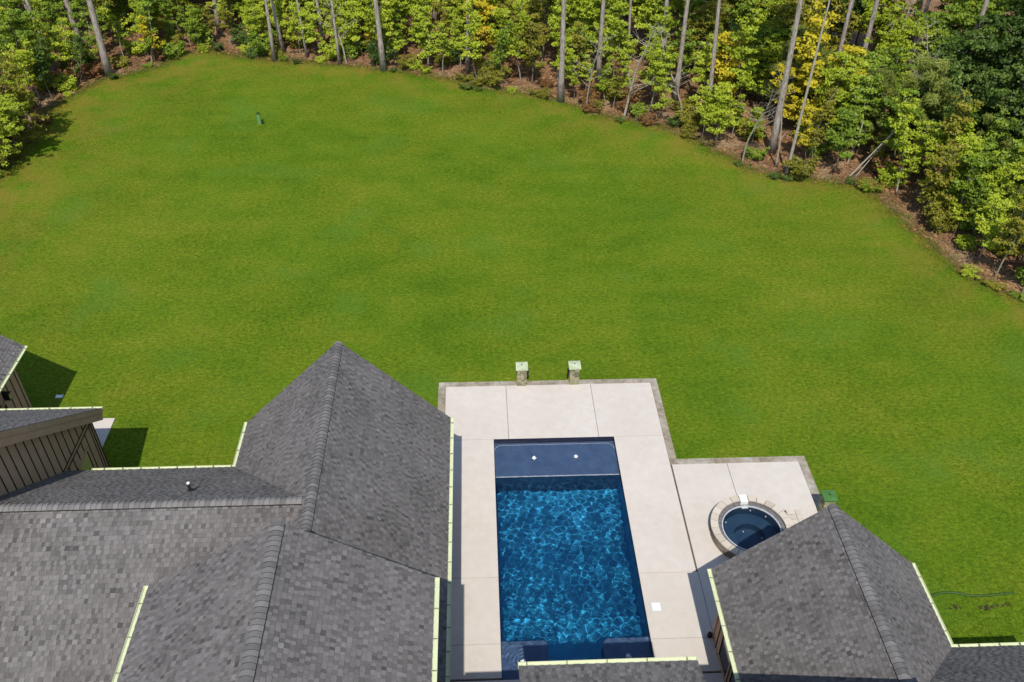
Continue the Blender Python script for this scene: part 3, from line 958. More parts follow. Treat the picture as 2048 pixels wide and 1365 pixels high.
def ridge(roof, p0, p1, s1, s2, side, r):
    """bent cap shingles along a ridge; s1, s2 are the drops per metre on its two sides; SIDE is a unit vector towards side 1"""
    p0, p1 = Vector(p0), Vector(p1); d = (p1 - p0).normalized(); L = (p1 - p0).length; sd_ = Vector(side)
    vent = MB()
    w = 0.10
    a, b = p0 + d * 0.35, p1 - d * 0.1
    prof = [(-0.15, -0.15 * s2 + .006), (-0.15, -0.15 * s2 + .05), (0, 0.01), (0.15, -0.15 * s1 + .05), (0.15, -0.15 * s1 + .006)]
    vent.prism([a + sd_ * x + Vector((0, 0, z)) for x, z in prof], b - a)
    link('ridge_vent', vent.mesh('ridge_vent', MAT['black']), roof.obj)
    prof = []
    for x in (-0.155, -0.105, -0.075, -0.045, -0.018, 0.018, 0.045, 0.075, 0.105, 0.155):
        sl = s2 if x < 0 else s1; q = 0.11
        prof.append((x, -sl * abs(x) if abs(x) >= q else -sl * (x * x / (2 * q) + q / 2)))
    meshes = []
    for k in range(3):
        mb = MB(); n = len(prof); dk = MB()
        lo_ = [sd_ * x + Vector((0, 0, z + 0.068)) for x, z in prof]
        hi_ = [sd_ * (x * (1 + 0.03 * k)) + d * 0.152 + Vector((0, 0, z + 0.086)) for x, z in prof]
        dn = Vector((0, 0, 0.022))
        for i in range(n - 1):
            mb.poly([lo_[i], lo_[i + 1], hi_[i + 1], hi_[i]])
            mb.poly([hi_[i] - dn, hi_[i + 1] - dn, lo_[i + 1] - dn * .4, lo_[i] - dn * .4])
        for i in (0, n - 1):
            mb.poly([lo_[i], hi_[i], hi_[i] - dn, lo_[i] - dn * .4])
        nf = len(mb.f)
        for i in range(n - 1):
            mb.poly([hi_[i], hi_[i + 1], hi_[i + 1] - dn, hi_[i] - dn])
        me = mb.mesh('ridge_cap', MAT['ridge']); me.materials.append(MAT['underlay'])
        for f in me.polygons[nf:]:
            f.material_index = 1
        meshes.append(me)
    s = 0.0
    while s < L - 0.1:
        o = link('ridge_cap', meshes[r.randrange(3)], roof.obj, p0 + d * s)
        s += 0.15


def gutter(p0, p1, outw, hangers=0.75, start=0.35, caps=(True, True)):
    """open K-style trough along p0-p1 (its inner top edge); OUTW points away from the roof"""
    p0, p1 = Vector(p0), Vector(p1); o = Vector(outw).normalized(); d = (p1 - p0).normalized(); L = (p1 - p0).length
    up = Vector((0, 0, 1)); mb = MB()
    prof = [(0.0, 0.02), (0.0, -0.10), (0.085, -0.10), (0.128, -0.03), (0.128, 0.0), (0.118, 0.0), (0.120, -0.02), (0.112, -0.045), (0.008, -0.045), (0.008, 0.02)]
    # the flat cream floor sits high in the trough so that the whole strip reads pale from above
    mb.prism([p0 + o * (x + .004) + up * z for x, z in prof], p1 - p0)
    g = link('gutter', mb.mesh('gutter', MAT['gutter']), house)
    s = start
    while s < L - 0.1:
        hb = MB(); c = p0 + d * s
        hb.prism([c + o * .012 + up * .004, c + o * .124 + up * .004, c + o * .124 + d * 0.028 + up * .004, c + o * .012 + d * 0.028 + up * .004], up * 0.008)
        link('hanger', hb.mesh('hanger', MAT['strap']), g)
        s += hangers
    for k, (c, sgn) in enumerate(((p0, -1), (p1, 1))):
        if caps[k]:
            hb = MB(); hb.prism([c + o * (x + .004) + up * z for x, z in ((0, .02), (0, -.10), (.085, -.10), (.13, -.03), (.13, .006))], d * sgn * 0.012)
            link('end_cap', hb.mesh('end_cap', MAT['gutter']), g)
    return g


def wall(loop, off, battens=None, m='siding'):
    mb = MB(); mb.prism(loop, off)
    return link('wall', mb.mesh('wall', MAT[m]), house)


def batten(w_, a, b, width, proud, n):
    """a strip from a to b standing PROUD of the wall along N"""
    a, b, n = Vector(a), Vector(b), Vector(n); d = (b - a).normalized(); s = d.cross(n).normalized() * width / 2
    mb = MB(); mb.prism([a - s, a + s, b + s, b - s], n * proud)
    return link('batten', mb.mesh('batten', MAT['batten']), w_)


rr = random.Random(4)
# --- gable wing A beside the pool (ridge runs away from the camera)
AX, AH, AE, AN, AS = -4.83, 3.70, 3.12, 24.04, 13.4
AR = AE + 1.0 * AH
AXL, AXR = AX - AH, AX + AH
BE, BN, BY, BR = 3.12, 21.80, 17.15, 6.62        # wing B: eave height, eave y, ridge y, ridge height
sB = (BR - BE) / (BN - BY)
a_e = Roof([(AXR, AS, AE), (AXR, AN, AE), (AX, AN, AR), (AX, AS, AR)], (AXR, AS, AE), (0, 1, 0))
yv = BN - (AR - AE) / sB
xv = AXL + (BR - BE) / 1.0
sBS = 0.5                                     # wing B falls more gently on its near side
a_w = Roof([(AXL, AN, AE), (AXL, BN, AE), (xv, BY, BR), (AX, BY, AR), (AX, AN, AR)], (AXL, BN, AE), (0, -1, 0))
zb = BR - sBS * (BY - 13.6)
a_w2 = Roof([(xv, BY, BR), (AXL + zb - AE, 13.6, zb), (AX, 13.6, AR), (AX, BY, AR)], (AXL, BN, AE), (0, -1, 0))
ridge(a_e, (AX, AN, AR), (AX, 14.5, AR), 1.0, 1.0, (1, 0, 0), rr)
# --- wing B
xv = AXL + (BR - BE) / 1.0
b_n = Roof([(-14.28, BN, BE), (AXL, BN, BE), (xv, BY, BR), (-14.28, BY, BR)], (-14.28, BN, BE), (1, 0, 0))
b_s = Roof([(-14.28, BY, BR), (AX - 0.3, BY, BR), (AX - 0.3, 10.2, BR - sBS * (BY - 10.2)), (-14.28, 10.2, BR - sBS * (BY - 10.2))], (-14.28, 10.2, BR - sBS * (BY - 10.2)), (1, 0, 0))
ridge(b_n, (-14.25, BY, BR), (AX - 0.16, BY, BR), sB, sBS, (0, 1, 0), rr)
# --- upper gable C
CX, CH, CE, CR, CN, CS = -4.89, 3.62, 6.86, 9.20, 14.2, 6.0
c_e = Roof([(CX + CH, CS, CE), (CX + CH, CN, CE), (CX, CN, CR), (CX, CS, CR)], (CX + CH, CS, CE), (0, 1, 0))
c_w = Roof([(CX - CH, CS, CE), (CX - CH, CN, CE), (CX, CN, CR), (CX, CS, CR)], (CX - CH, CN, CE), (0, -1, 0))
sC = (CR - CE) / CH
ridge(c_e, (CX, CN, CR), (CX, CS, CR), sC, sC, (1, 0, 0), rr)
# --- right gable F
FX, FH, FE, FR, FN, FS = 10.23, 3.16, 3.12, 6.02, 16.98, 10.6
sF = (FR - FE) / FH
f_w = Roof([(FX - FH, FS, FE), (FX - FH, FN, FE), (FX, FN, FR), (FX, FS, FR)], (FX - FH, FN, FE), (0, -1, 0))
HE, HN, HY = 3.12, 14.0, 10.9
HR = HE + sF * (HN - HY)
f_e = Roof([(FX + FH, FN, FE), (FX + FH, HN, FE), (FX, HN - FH, FR), (FX, FN, FR)], (FX + FH, HN, FE), (0, 1, 0))
ridge(f_w, (FX, FN, FR), (FX, FS, FR), sF, sF, (1, 0, 0), rr)
h_n = Roof([(FX + FH, HN, HE), (17.3, HN, HE), (17.3, HY, HR), (FX + FH - (HN - HY), HY, HR)], (FX + FH, HN, HE), (1, 0, 0))
h_s = Roof([(17.3, HY, HR), (17.3, HY - 3.1, HE), (12.0, HY - 3.1, HE), (10.6, HY, HR)], (12.0, HY - 3.1, HE), (-1, 0, 0))
# --- bay G over the near end of the pool
g_n = Roof([(0.77, 11.54, 6.95), (4.99, 11.54, 6.95), (4.99, 9.3, 8.01), (0.77, 9.3, 8.01)], (0.77, 11.54, 6.95), (1, 0, 0))
# --- main body M, just below the picture's lower edge
m_n = Roof([(-1.27, 10.70, 6.9), (10.6, 10.70, 6.9), (8.0, 5.4, 10.1), (-1.27, 5.4, 10.1)], (-1.27, 10.70, 6.9), (1, 0, 0))
m_s = Roof([(-1.27, 0.0, 6.9), (10.6, 0.0, 6.9), (8.0, 5.4, 10.1), (-1.27, 5.4, 10.1)], (10.6, 0.0, 6.9), (-1, 0, 0))
m_e = Roof([(10.6, 0.0, 6.9), (10.6, 10.70, 6.9), (8.0, 5.4, 10.1)], (10.6, 0.0, 6.9), (0, 1, 0))
# --- tall wing D at the left
DE, DN, DR_Y, DXE = 3.33, 24.72, 17.6, -13.96
sD = 0.768; DRZ = DE + sD * (DN - DR_Y)
d_n = Roof([(-24.0, DN, DE), (DXE, DN, DE), (DXE, DR_Y, DRZ), (-24.0, DR_Y, DRZ)], (-24.0, DN, DE), (1, 0, 0), 0.24)
d_s = Roof([(DXE, DR_Y, DRZ), (-24.0, DR_Y, DRZ), (-24.0, 10.4, DE), (DXE, 10.4, DE)], (DXE, 10.4, DE), (-1, 0, 0), 0.24)
# --- outer wing E
EE, EN, EX0, EXR = 3.29, 28.56, -18.21, -21.4
sE = 0.78
e_e = Roof([(EX0, 24.5, EE), (EX0, EN, EE), (EXR, EN, EE + sE * 3.19), (EXR, 21.5, EE + sE * 3.19)], (EX0, 24.5, EE), (0, 1, 0))
e_w = Roof([(EXR - 3.19, EN, EE), (EXR - 3.19, 24.5, EE), (EXR, 21.5, EE + sE * 3.19), (EXR, EN, EE + sE * 3.19)], (EXR - 3.19, EN, EE), (0, -1, 0))

rt = random.Random(21)
for R in ROOFS:
    R.tabs(rt)
ALL_TABS.sort(key=lambda q: -q[0])
for k, (px, R, P3, P0, tint) in enumerate(ALL_TABS):
    if k < 300:
        mb = MB(); add_tab(mb, P3, P0, tint); link('shingle', mesh_plain(mb, 'shingle', MAT['shingle']), R.obj)
    else:
        add_tab(R.rest, P3, P0, tint)
for R in ROOFS:
    if R.rest.f:
        link('shingles', mesh_plain(R.rest, 'shingles', MAT['shingle']), R.obj, kind='stuff')

# gutters
gutter((AXR, AN, AE - .02), (AXR, 12.4, AE - .02), (1, 0, 0), 0.78, 0.25)
gutter((AXL, AN, AE - .02), (AXL, BN + 0.14, AE - .02), (-1, 0, 0), 0.9, 0.5, (True, False))
gutter((-13.45, BN, BE - .02), (AXL + .02, BN, BE - .02), (0, 1, 0), 0.62, 0.4)
gutter((CX + CH, CN - 0.02, CE - .02), (CX + CH, CS, CE - .02), (1, 0, 0), 0.85, 0.9)
gutter((CX - CH, CN - 0.02, CE - .02), (CX - CH, CS, CE - .02), (-1, 0, 0), 0.95, 0.5)
gutter((FX - FH, FN, FE - .02), (FX - FH, 11.0, FE - .02), (-1, 0, 0), 0.85, 0.3)
gutter((FX + FH, FN, FE - .02), (FX + FH, HN + .13, FE - .02), (1, 0, 0), 0.95, 0.5, (True, False))
gutter((FX + FH, HN, HE - .02), (17.3, HN, HE - .02), (0, 1, 0), 0.6, 0.25)
gutter((0.77, 11.54, 6.93), (4.99, 11.54, 6.93), (0, 1, 0), 0.95, 0.18)
gutter((-1.1, 10.70, 6.88), (10.6, 10.70, 6.88), (0, 1, 0), 0.95, 0.18)
gutter((-24.0, DN, DE - .02), (DXE, DN, DE - .02), (0, 1, 0), 0.78, 0.3)
gutter((EX0, EN, EE - .02), (EX0, 24.9, EE - .02), (1, 0, 0), 0.8, 0.12)

# walls
def gable_x(x0, x1, ridge_x, zr, zb, y0, y1, ze):
    return wall([(x0, y0, zb), (x1, y0, zb), (x1, y0, ze), (ridge_x, y0, zr), (x0, y0, ze)], (0, y1 - y0, 0))
def gable_y(y0, y1, ridge_y, zr, zb, x0, x1, ze):
    return wall([(x0, y0, zb), (x0, y1, zb), (x0, y1, ze), (x0, ridge_y, zr), (x0, y0, ze)], (x1 - x0, 0, 0))
wA = gable_x(AXL + .35, AXR - .35, AX, AR - .25, -.12, 5.0, AN - .33, AE + 0.1)
wB = gable_y(10.6, BN - .35, BY, BR - .25, -.12, -14.2, AXL + .4, BE - 0.1)
wC = gable_x(CX - CH + .35, CX + CH - .35, CX, CR - .24, 2.5, CS, CN - .33, CE)
wF = gable_x(FX - FH + .43, FX + FH - .42, FX, FR - .25, -.12, 9.0, FN - .33, FE + .14)
wH = gable_y(8.2, HN - .35, HY, HR - .25, -.12, FX + 1.0, 17.0, HE + .1)
wE = gable_x(EXR - 2.75, -18.75, EXR, EE + sE * 3.19 - .25, -.12, 20.5, 28.24, EE + .14)
wD = gable_y(10.8, 24.4, DR_Y, DRZ - .28, -.12, -24.0, -14.3, DE - .02)
wall([(-1.5, 0.4, -.12), (10.2, 0.4, -.12), (10.2, 10.4, -.12), (-1.5, 10.4, -.12)], (0, 0, 6.9))
wall([(1.1, 9.6, -.12), (4.66, 9.6, -.12), (4.66, 11.2, -.12), (1.1, 11.2, -.12)], (0, 0, 6.95))
# dark battens on the gable wall of D and its trim bands
XW = -14.3
def d_top(y):
    return DE - 0.30 + sD * (DN - y) if y > DR_Y else DE - 0.30 + sD * (y - 10.4)
y = 24.05
while y > 14.5:
    lo = 3.27
    if y < BN - .3:
        lo = max(lo, BE + sB * (BN - y) - 0.1)
    if d_top(y) - lo > 0.05:
        batten(wD, (XW, y, lo), (XW, y, d_top(y)), 0.036, 0.016, (1, 0, 0))
    if y > 21.7 and not (22.5 < y < 23.45):
        batten(wD, (XW, y, -0.1), (XW, y, 3.06), 0.036, 0.016, (1, 0, 0))
    elif y > 21.7:
        batten(wD, (XW, y, 2.62), (XW, y, 3.06), 0.036, 0.016, (1, 0, 0))
    y -= 0.405
for z, w_ in ((3.255, 0.03), (3.075, 0.03)):
    batten(wD, (XW, 21.4, z), (XW, 24.38, z), w_, 0.024, (1, 0, 0))
for y in (24.36, 24.2):
    batten(wD, (XW, y, -0.1), (XW, y, 3.3), 0.035, 0.024, (1, 0, 0))
# rake board of D, standing under the roof edge
mb = MB()
for (ya, yb) in ((DN, DR_Y),):
    mb.prism([(DXE - .03, DN, DE - .26), (DXE - .03, DR_Y, DRZ - .26), (DXE - .03, DR_Y, DRZ - .60), (DXE - .03, DN - .1, DE - .48)], (-0.30, 0, 0))
link('rake_board', mb.mesh('rake_board', MAT['siding']), house)


def window(loc_x, y0, y1, z0, z1, nx, paneM='glass', frameM='siding'):
    s = 1 if nx > 0 else -1; w = 0.09
    fr = MB()
    for (a, b, c, d) in ((y0 - w, y1 + w, z1, z1 + w), (y0 - w, y1 + w, z0 - w, z0), (y0 - w, y0, z0, z1), (y1, y1 + w, z0, z1)):
        fr.box(min(loc_x, loc_x + s * .05), max(loc_x, loc_x + s * .05), a, b, c, d)
    f = link('window', fr.mesh('window', MAT[frameM]), house)
    p = MB(); p.box(min(loc_x + s * .004, loc_x + s * .02), max(loc_x + s * .004, loc_x + s * .02), y0, y1, z0, z1)
    link('pane', p.mesh('pane', MAT[paneM]), f)
    p = MB()
    for a, b in ((y0, y0 + .035), (y1 - .035, y1)):
        p.box(min(loc_x + s * .004, loc_x + s * .035), max(loc_x + s * .004, loc_x + s * .035), a, b, z0, z1)
    p.box(min(loc_x + s * .004, loc_x + s * .035), max(loc_x + s * .004, loc_x + s * .035), y0 + .035, y1 - .035, z1 - .035, z1)
    link('sash', p.mesh('sash', MAT['batten']), f)
    return f


window(XW, 22.55, 23.38, 0.9, 2.50, 1, 'pane')
# E: battens, band, window and wall lantern on its pool-side wall
XE = -18.75
y = 28.05
while y > 24.6:
    batten(wE, (XE, y, 0.0), (XE, y, 3.2), 0.04, 0.018, (1, 0, 0)); y -= 0.405
window(XE, 26.0, 26.75, 0.7, 1.85, 1)
lan = MB(); lan.box(XE + .02, XE + .22, 26.83, 26.99, 1.92, 2.22); lan.box(XE, XE + .05, 26.86, 26.96, 2.2, 2.32); lan.box(XE + .01, XE + .25, 26.80, 27.02, 2.222, 2.245)
lo = link('wall_lantern', lan.mesh('wall_lantern', MAT['black']), house)
lan = MB(); lan.box(XE + .222, XE + .23, 26.85, 26.97, 1.95, 2.19)
link('pane', lan.mesh('pane', MAT['pane']), lo)
y = 23.6
while y > 12.0:
    batten(wA, (AXR - .35, y, -0.02), (AXR - .35, y, 3.0), 0.036, 0.016, (1, 0, 0)); y -= 0.405
window(AXR - .35, 19.0, 20.6, 0.4, 2.3, 1); window(AXR - .35, 15.6, 17.2, 0.4, 2.3, 1)
# F: battens and dark windows on the wall facing the pool, corner trim
XF = FX - FH + .43
for y in (16.6, 16.2, 15.95, 14.75, 13.3, 12.9):
    batten(wF, (XF, y, -0.05), (XF, y, 3.0), 0.05, 0.02, (-1, 0, 0))
window(XF, 14.9, 15.8, 0.3, 2.45, -1); window(XF, 13.5, 14.6, 0.3, 2.45, -1)
tr = MB(); tr.box(XF - .03, XF + .09, FN - .33, FN - .30, -.05, 3.05); tr.box(XF - .035, XF - .003, FN - .43, FN - .3, -.05, 3.05)
link('corner_board', tr.mesh('corner_board', MAT['siding']), house)
ds = MB(); ds.tube([(XF - .12, FN - .36, 0.2), (XF - .12, FN - .36, 0.03)], [0.06, 0.09], 8)
link('downspout_boot', ds.mesh('downspout_boot', MAT['black']), house)
# plumbing vent on the far slope of B
vy = 18.45; vz = BE + sB * (BN - vy)
vp = MB(); vp.tube([(-8.73, vy, vz - .05), (-8.73, vy, vz + .36)], [0.045, 0.045], 10)
vo = link('vent_pipe', vp.mesh('vent_pipe', MAT['vent_dark']), house)
vp = MB(); vp.tube([(-8.73, vy, vz + .34), (-8.73, vy, vz + .375)], [0.048, 0.048], 10)
link('pipe_cap', vp.mesh('pipe_cap', MAT['white']), vo)
vp = MB(); vp.tube([(-8.73, vy, vz - .03), (-8.73, vy, vz + .06)], [0.16, 0.055], 10)
link('flashing', vp.mesh('flashing', MAT['vent_dark']), vo)

# ------------------------------------------------------------------ small things on the lawn
mb = MB(); mb.box(-18.3, -15.27, 24.42, 27.76, -0.1, -0.02)
patio = link('patio', mb.mesh('patio', MAT['concrete']), kind='structure')
t_ = thing('splash_block', 'small pale block lying on the shaded grass by the far left wing', 'block', (-18.0, 28.3, LZ))
mb = MB(); mb.prism([(-.14, -.09, 0), (.14, -.09, 0), (.14, .09, 0), (-.14, .09, 0)], (0, 0, 0.05)); mb.box(-.14, -.11, -.09, .09, .051, .08); mb.box(.11, .14, -.09, .09, .051, .08)
link('tray', mb.mesh('tray', MAT['white']), t_)
t_.location = (-18.05, 29.2, LZ)
t_ = thing('marker_post', 'short green post standing alone on the far lawn', 'post', (-14.29, 56.0, LZ))
mb = MB(); mb.tube([(0, 0, 0), (0, 0, 0.72)], [0.13, 0.13], 10); link('post', mb.mesh('post', MAT['post_green']), t_)
mb = MB(); mb.tube([(0, 0, 0.70), (0, 0, 0.80)], [0.14, 0.12], 10); link('cap', mb.mesh('cap', MAT['hose']), t_)
mb = MB(); mb.box(.11, .3, -.06, .06, 0.0, 0.1); link('box', mb.mesh('box', MAT['black']), t_)
HP = [(15.0, 17.78), (15.35, 17.91), (15.6, 18.0), (15.84, 18.05), (16.19, 18.04), (16.4, 17.99), (16.59, 17.93), (16.85, 17.88), (17.09, 17.87), (17.4, 17.89), (17.73, 17.92), (18.05, 17.94), (18.34, 17.95)]
t_ = thing('drain_hose', 'dark green drain hose snaking across the grass right of the small roof', 'hose', (16.5, 17.9, LZ))
mb = MB(); pts = []
for (a, b) in zip(HP[:-1], HP[1:]):
    for k in range(5):
        f = k / 5; pts.append((a[0] + (b[0] - a[0]) * f - 16.5, a[1] + (b[1] - a[1]) * f - 17.9, 0.045))
mb.tube(pts, [0.05 if k % 2 else 0.042 for k in range(len(pts))], 8)
link('hose', mb.mesh('hose', MAT['hose'], True), t_)
rc = random.Random(3)
for k, (x, y, s, lab) in enumerate([(16.0, 17.45, .13, 'dark clod of soil below the left end of the green hose'), (17.1, 17.42, .16, 'largest dark clod of soil below the middle of the green hose'),
                                    (17.55, 17.5, .1, 'small dark clod of soil below the right part of the green hose'), (17.85, 17.52, .09, 'dark clod of soil nearest the right tip of the green hose')]):
    mb = MB()
    for q in range(7):
        c = Vector((rc.gauss(0, s * .8), rc.gauss(0, s * .25), 0.01)); r_ = rc.uniform(.25, .5) * s
        mb.tube([c - Vector((0, 0, .02)), c + Vector((0, 0, r_ * .35)), c + Vector((0, 0, r_ * .6))], [r_, r_ * .8, r_ * .2], 6)
    o = link('soil_clod', mb.mesh('soil_clod', MAT['soil']), None, (x, y, LZ), label=lab, category='soil clod', group='soil clods beside the hose')

# ------------------------------------------------------------------ the wood
def leaves_mesh(name, centers, counts, spread, size, r, flat=0.6, needle=False, upbias=0.8):
    C = np.repeat(np.asarray(centers), counts, 0); n = len(C)
    S = np.repeat(np.asarray(spread), counts, 0)
    off = r.normal(0, 1, (n, 3)); off /= np.maximum(np.linalg.norm(off, axis=1, keepdims=True), 1e-6); off *= (r.random((n, 1)) ** 0.5)
    P = C + off * S[:, None] * np.array([1, 1, flat])
    nrm = r.normal(0, 0.8, (n, 3)); nrm[:, 2] = np.abs(nrm[:, 2]) + upbias; nrm[:, 1] -= 0.75 * min(1.0, upbias * 2); nrm += off * 0.4
    nrm /= np.linalg.norm(nrm, axis=1, keepdims=True)
    a = np.cross(nrm, r.normal(0, 1, (n, 3))); a /= np.linalg.norm(a, axis=1, keepdims=True); b = np.cross(nrm, a)
    sz = size * r.uniform(0.6, 1.35, (n, 1))
    if needle:
        a, b = a * sz * 1.3, b * sz * 0.12
    else:
        a, b = a * sz * 0.62, b * sz * 0.42
    droop = nrm * sz * 0.14
    V = np.stack([P - a, P - b + droop, P + a - droop, P + b + droop], 1).reshape(-1, 3)
    F = np.arange(4 * n).reshape(-1, 4)
    cl = np.repeat(r.uniform(-0.22, 0.22, len(centers)), counts)
    tint = np.clip(r.beta(2.2, 2.2, n) * 0.75 + 0.12 + cl, 0, 1)
    return V, F, tint


def limb(mb, p, d, L, r0, r, seg=5, gravity=0.0):
    pts = [Vector(p)]; d = Vector(d).normalized(); rad = [r0]
    for k in range(seg):
        d = (d + Vector((r.uniform(-.16, .16), r.uniform(-.16, .16), r.uniform(-.08, .14) - gravity))).normalized()
        pts.append(pts[-1] + d * (L / seg)); rad.append(max(0.006, r0 * (1 - (k + 1) / seg * 0.85)))
    mb.tube(pts, rad, 5, cap=False)
    return pts


def proto(kind, seed):
    """(trunk mesh, crown mesh) of one young tree or bush, at full size"""
    r = random.Random(seed); nr = np.random.default_rng(seed); mb = MB(); cen = []; spr = []; cnt = []
    if kind == 'sapling':
        H = r.uniform(4.2, 6.2); nl = r.randint(9, 13)
        tp = limb(mb, (0, 0, 0), (r.uniform(-.1, .1), r.uniform(-.1, .1), 1), H * .96, 0.055, r, 9)
        for k in range(nl):
            f = 0.32 + 0.66 * (k + r.random()) / nl; q = tp[min(len(tp) - 1, int(f * 9))]; a = r.uniform(0, 6.28); L = (1.25 - f * 0.75) * r.uniform(0.7, 1.2)
            lp = limb(mb, q, (math.cos(a), math.sin(a), 0.45), L, 0.016, r, 4)
            for s in (1, 2, 3, 4):
                cen.append(lp[s] + Vector((r.gauss(0, .22), r.gauss(0, .22), r.gauss(0, .12)))); spr.append(r.uniform(0.2, 0.46)); cnt.append(r.randint(24, 50))
        cen.append(tp[-1]); spr.append(.4); cnt.append(40); size, flat = 0.125, 0.4
    elif kind == 'broad':
        H = r.uniform(6.5, 8.5); nl = r.randint(13, 17)
        tp = limb(mb, (0, 0, 0), (r.uniform(-.08, .08), r.uniform(-.08, .08), 1), H * .95, 0.085, r, 10)
        for k in range(nl):
            f = 0.18 + 0.8 * (k + r.random()) / nl; q = tp[min(len(tp) - 1, int(f * 10))]; a = r.uniform(0, 6.28); L = (2.4 - f * 1.4) * r.uniform(0.7, 1.2)
            lp = limb(mb, q, (math.cos(a), math.sin(a), 0.4), L, 0.032, r, 5)
            for s in (2, 3, 4, 5):
                for _ in range(3):
                    cen.append(lp[s] + Vector((r.gauss(0, .5), r.gauss(0, .5), r.gauss(0, .25)))); spr.append(r.uniform(0.22, 0.52)); cnt.append(r.randint(26, 50))
        cen.append(tp[-1]); spr.append(.5); cnt.append(70); size, flat = 0.135, 0.4
    elif kind == 'bush':
        H = r.uniform(1.4, 2.4); nl = r.randint(8, 11)
        for k in range(nl):
            a = r.uniform(0, 6.28); lp = limb(mb, (r.uniform(-.15, .15), r.uniform(-.15, .15), 0), (math.cos(a) * .6, math.sin(a) * .6, 1), H * r.uniform(.6, 1), 0.016, r, 4)
            for s in (1, 2, 3, 4):
                cen.append(lp[s] + Vector((r.gauss(0, .18), r.gauss(0, .18), 0))); spr.append(r.uniform(0.22, 0.42)); cnt.append(r.randint(32, 52))
        size, flat = 0.125, 0.6
    elif kind == 'young_pine':
        H = r.uniform(5.0, 6.5)
        tp = limb(mb, (0, 0, 0), (0, 0, 1), H, 0.07, r, 10)
        for k in range(24):
            f = 0.2 + 0.78 * k / 24; q = tp[min(10, int(f * 10))]; a = k * 2.4; L = 2.0 * (1.05 - f) + .25
            lp = limb(mb, q, (math.cos(a), math.sin(a), .25), L, 0.02, r, 4)
            for s in (2, 3, 4):
                cen.append(lp[s]); spr.append(0.33); cnt.append(130)
        size, flat = 0.15, 0.8
    V, F, T = leaves_mesh(kind, [tuple(c) for c in cen], cnt, spr, size, nr, flat, kind == 'young_pine', 0.5)
    return mb.mesh('trunk', MAT['thin_bark'], True), np_mesh('crown', V, F, LEAF['green'], T)


PROTO = {'sapling': [proto('sapling', 100 + k) for k in range(6)], 'broad': [proto('broad', 200 + k) for k in range(6)],
         'bush': [proto('bush', 300 + k) for k in range(5)], 'young_pine': [proto('young_pine', 400 + k) for k in range(2)]}
_vr = np.random.default_rng(77)


def pine_crown(seed):
    r = random.Random(seed); nr = np.random.default_rng(seed); mb = MB(); cen = []; spr = []; cnt = []
    for k in range(20):
        z = r.uniform(-6.5, 0.5); a = r.uniform(0, 6.28); L = (2.6 if z < -2 else 1.7) * r.uniform(.6, 1.1)
        lp = limb(mb, (0, 0, z - .3), (math.cos(a), math.sin(a), .35), L, 0.05, r, 4)
        for s in (2, 3, 4):
            cen.append(lp[s]); spr.append(r.uniform(.5, .8)); cnt.append(70)
    V, F, T = leaves_mesh('pc', [tuple(c) for c in cen], cnt, spr, 0.26, nr, .7, True, 0.3)
    return mb.mesh('limbs', MAT['pine_bark'], True), np_mesh('crown', V, F, LEAF['needle'], T)


PINE_CROWNS = [pine_crown(500 + k) for k in range(3)]
TREES = []      # every tree and bush, for the labels: (object, kind phrase, x, y)


def put(kind, v, x, y, s, leaf, phrase, cat, sz=None, bark=None, tilt=None):
    o = thing({'sapling': 'sapling', 'broad': 'broadleaf_tree', 'bush': 'bush', 'young_pine': 'young_pine'}[kind], '', cat, (x, y, LZ - .03), 'trees and bushes of the wood')
    o.rotation_euler = (tilt[0] if tilt else rng.uniform(-.05, .05), tilt[1] if tilt else rng.uniform(-.05, .05), rng.uniform(-.75, .75)); o.scale = (s, s, s * (sz or 1))
    tm, cm = PROTO[kind][v % len(PROTO[kind])]
    a = link('trunk' if kind != 'bush' else 'stems', tm, o); b = link('crown' if kind != 'bush' else 'foliage', cm, o)
    if bark:
        a.material_slots[0].link = 'OBJECT'; a.material_slots[0].material = MAT[bark]
    b.material_slots[0].link = 'OBJECT'; b.material_slots[0].material = LEAF[leaf]
    TREES.append((o, phrase, x, y)); return o


def pine(x, y, lean, w, H=22.0, bark='pine_bark', phrase='straight pine with grey trunk', crown=True, curve=0.0):
    o = thing('pine_tree', '', 'pine tree', (x, y, LZ - .03), 'trees and bushes of the wood')
    mb = MB(); n = 12; pts = []; rad = []; ph = rng.uniform(0, 6.28)
    for k in range(n + 1):
        f = k / n; pts.append((lean * H * f + 0.05 * math.sin(f * 5 + ph) * H * .02 + curve * math.sin(f * 3.14), 0.06 * math.cos(f * 4 + ph), H * f))
        rad.append(w / 2 * (1.18 - 0.25 * min(1, f * 8)) * (1 - 0.72 * f) if k else w / 2 * 1.35)
    mb.tube(pts, rad, 9)
    link('trunk', mb.mesh('trunk', MAT[bark], True), o)
    if crown:
        lm, cm = PINE_CROWNS[rng.randrange(3)]
        c = link('crown', cm, o, pts[-1]); c.rotation_euler = (0, 0, rng.uniform(0, 6.28))
        l_ = link('limbs', lm, o, pts[-1]); l_.rotation_euler = c.rotation_euler
    for k in range(rng.randint(0, 3)):     # dead stubs
        f = rng.uniform(.1, .4); a = rng.uniform(0, 6.28); st = MB()
        p = Vector(pts[int(f * n)]); limb(st, p, (math.cos(a), math.sin(a), .3), rng.uniform(.3, 1.0), .02, rng, 3)
        link('dead_branch', st.mesh('dead_branch', MAT['pale_bark']), o)
    TREES.append((o, phrase, x, y)); return o


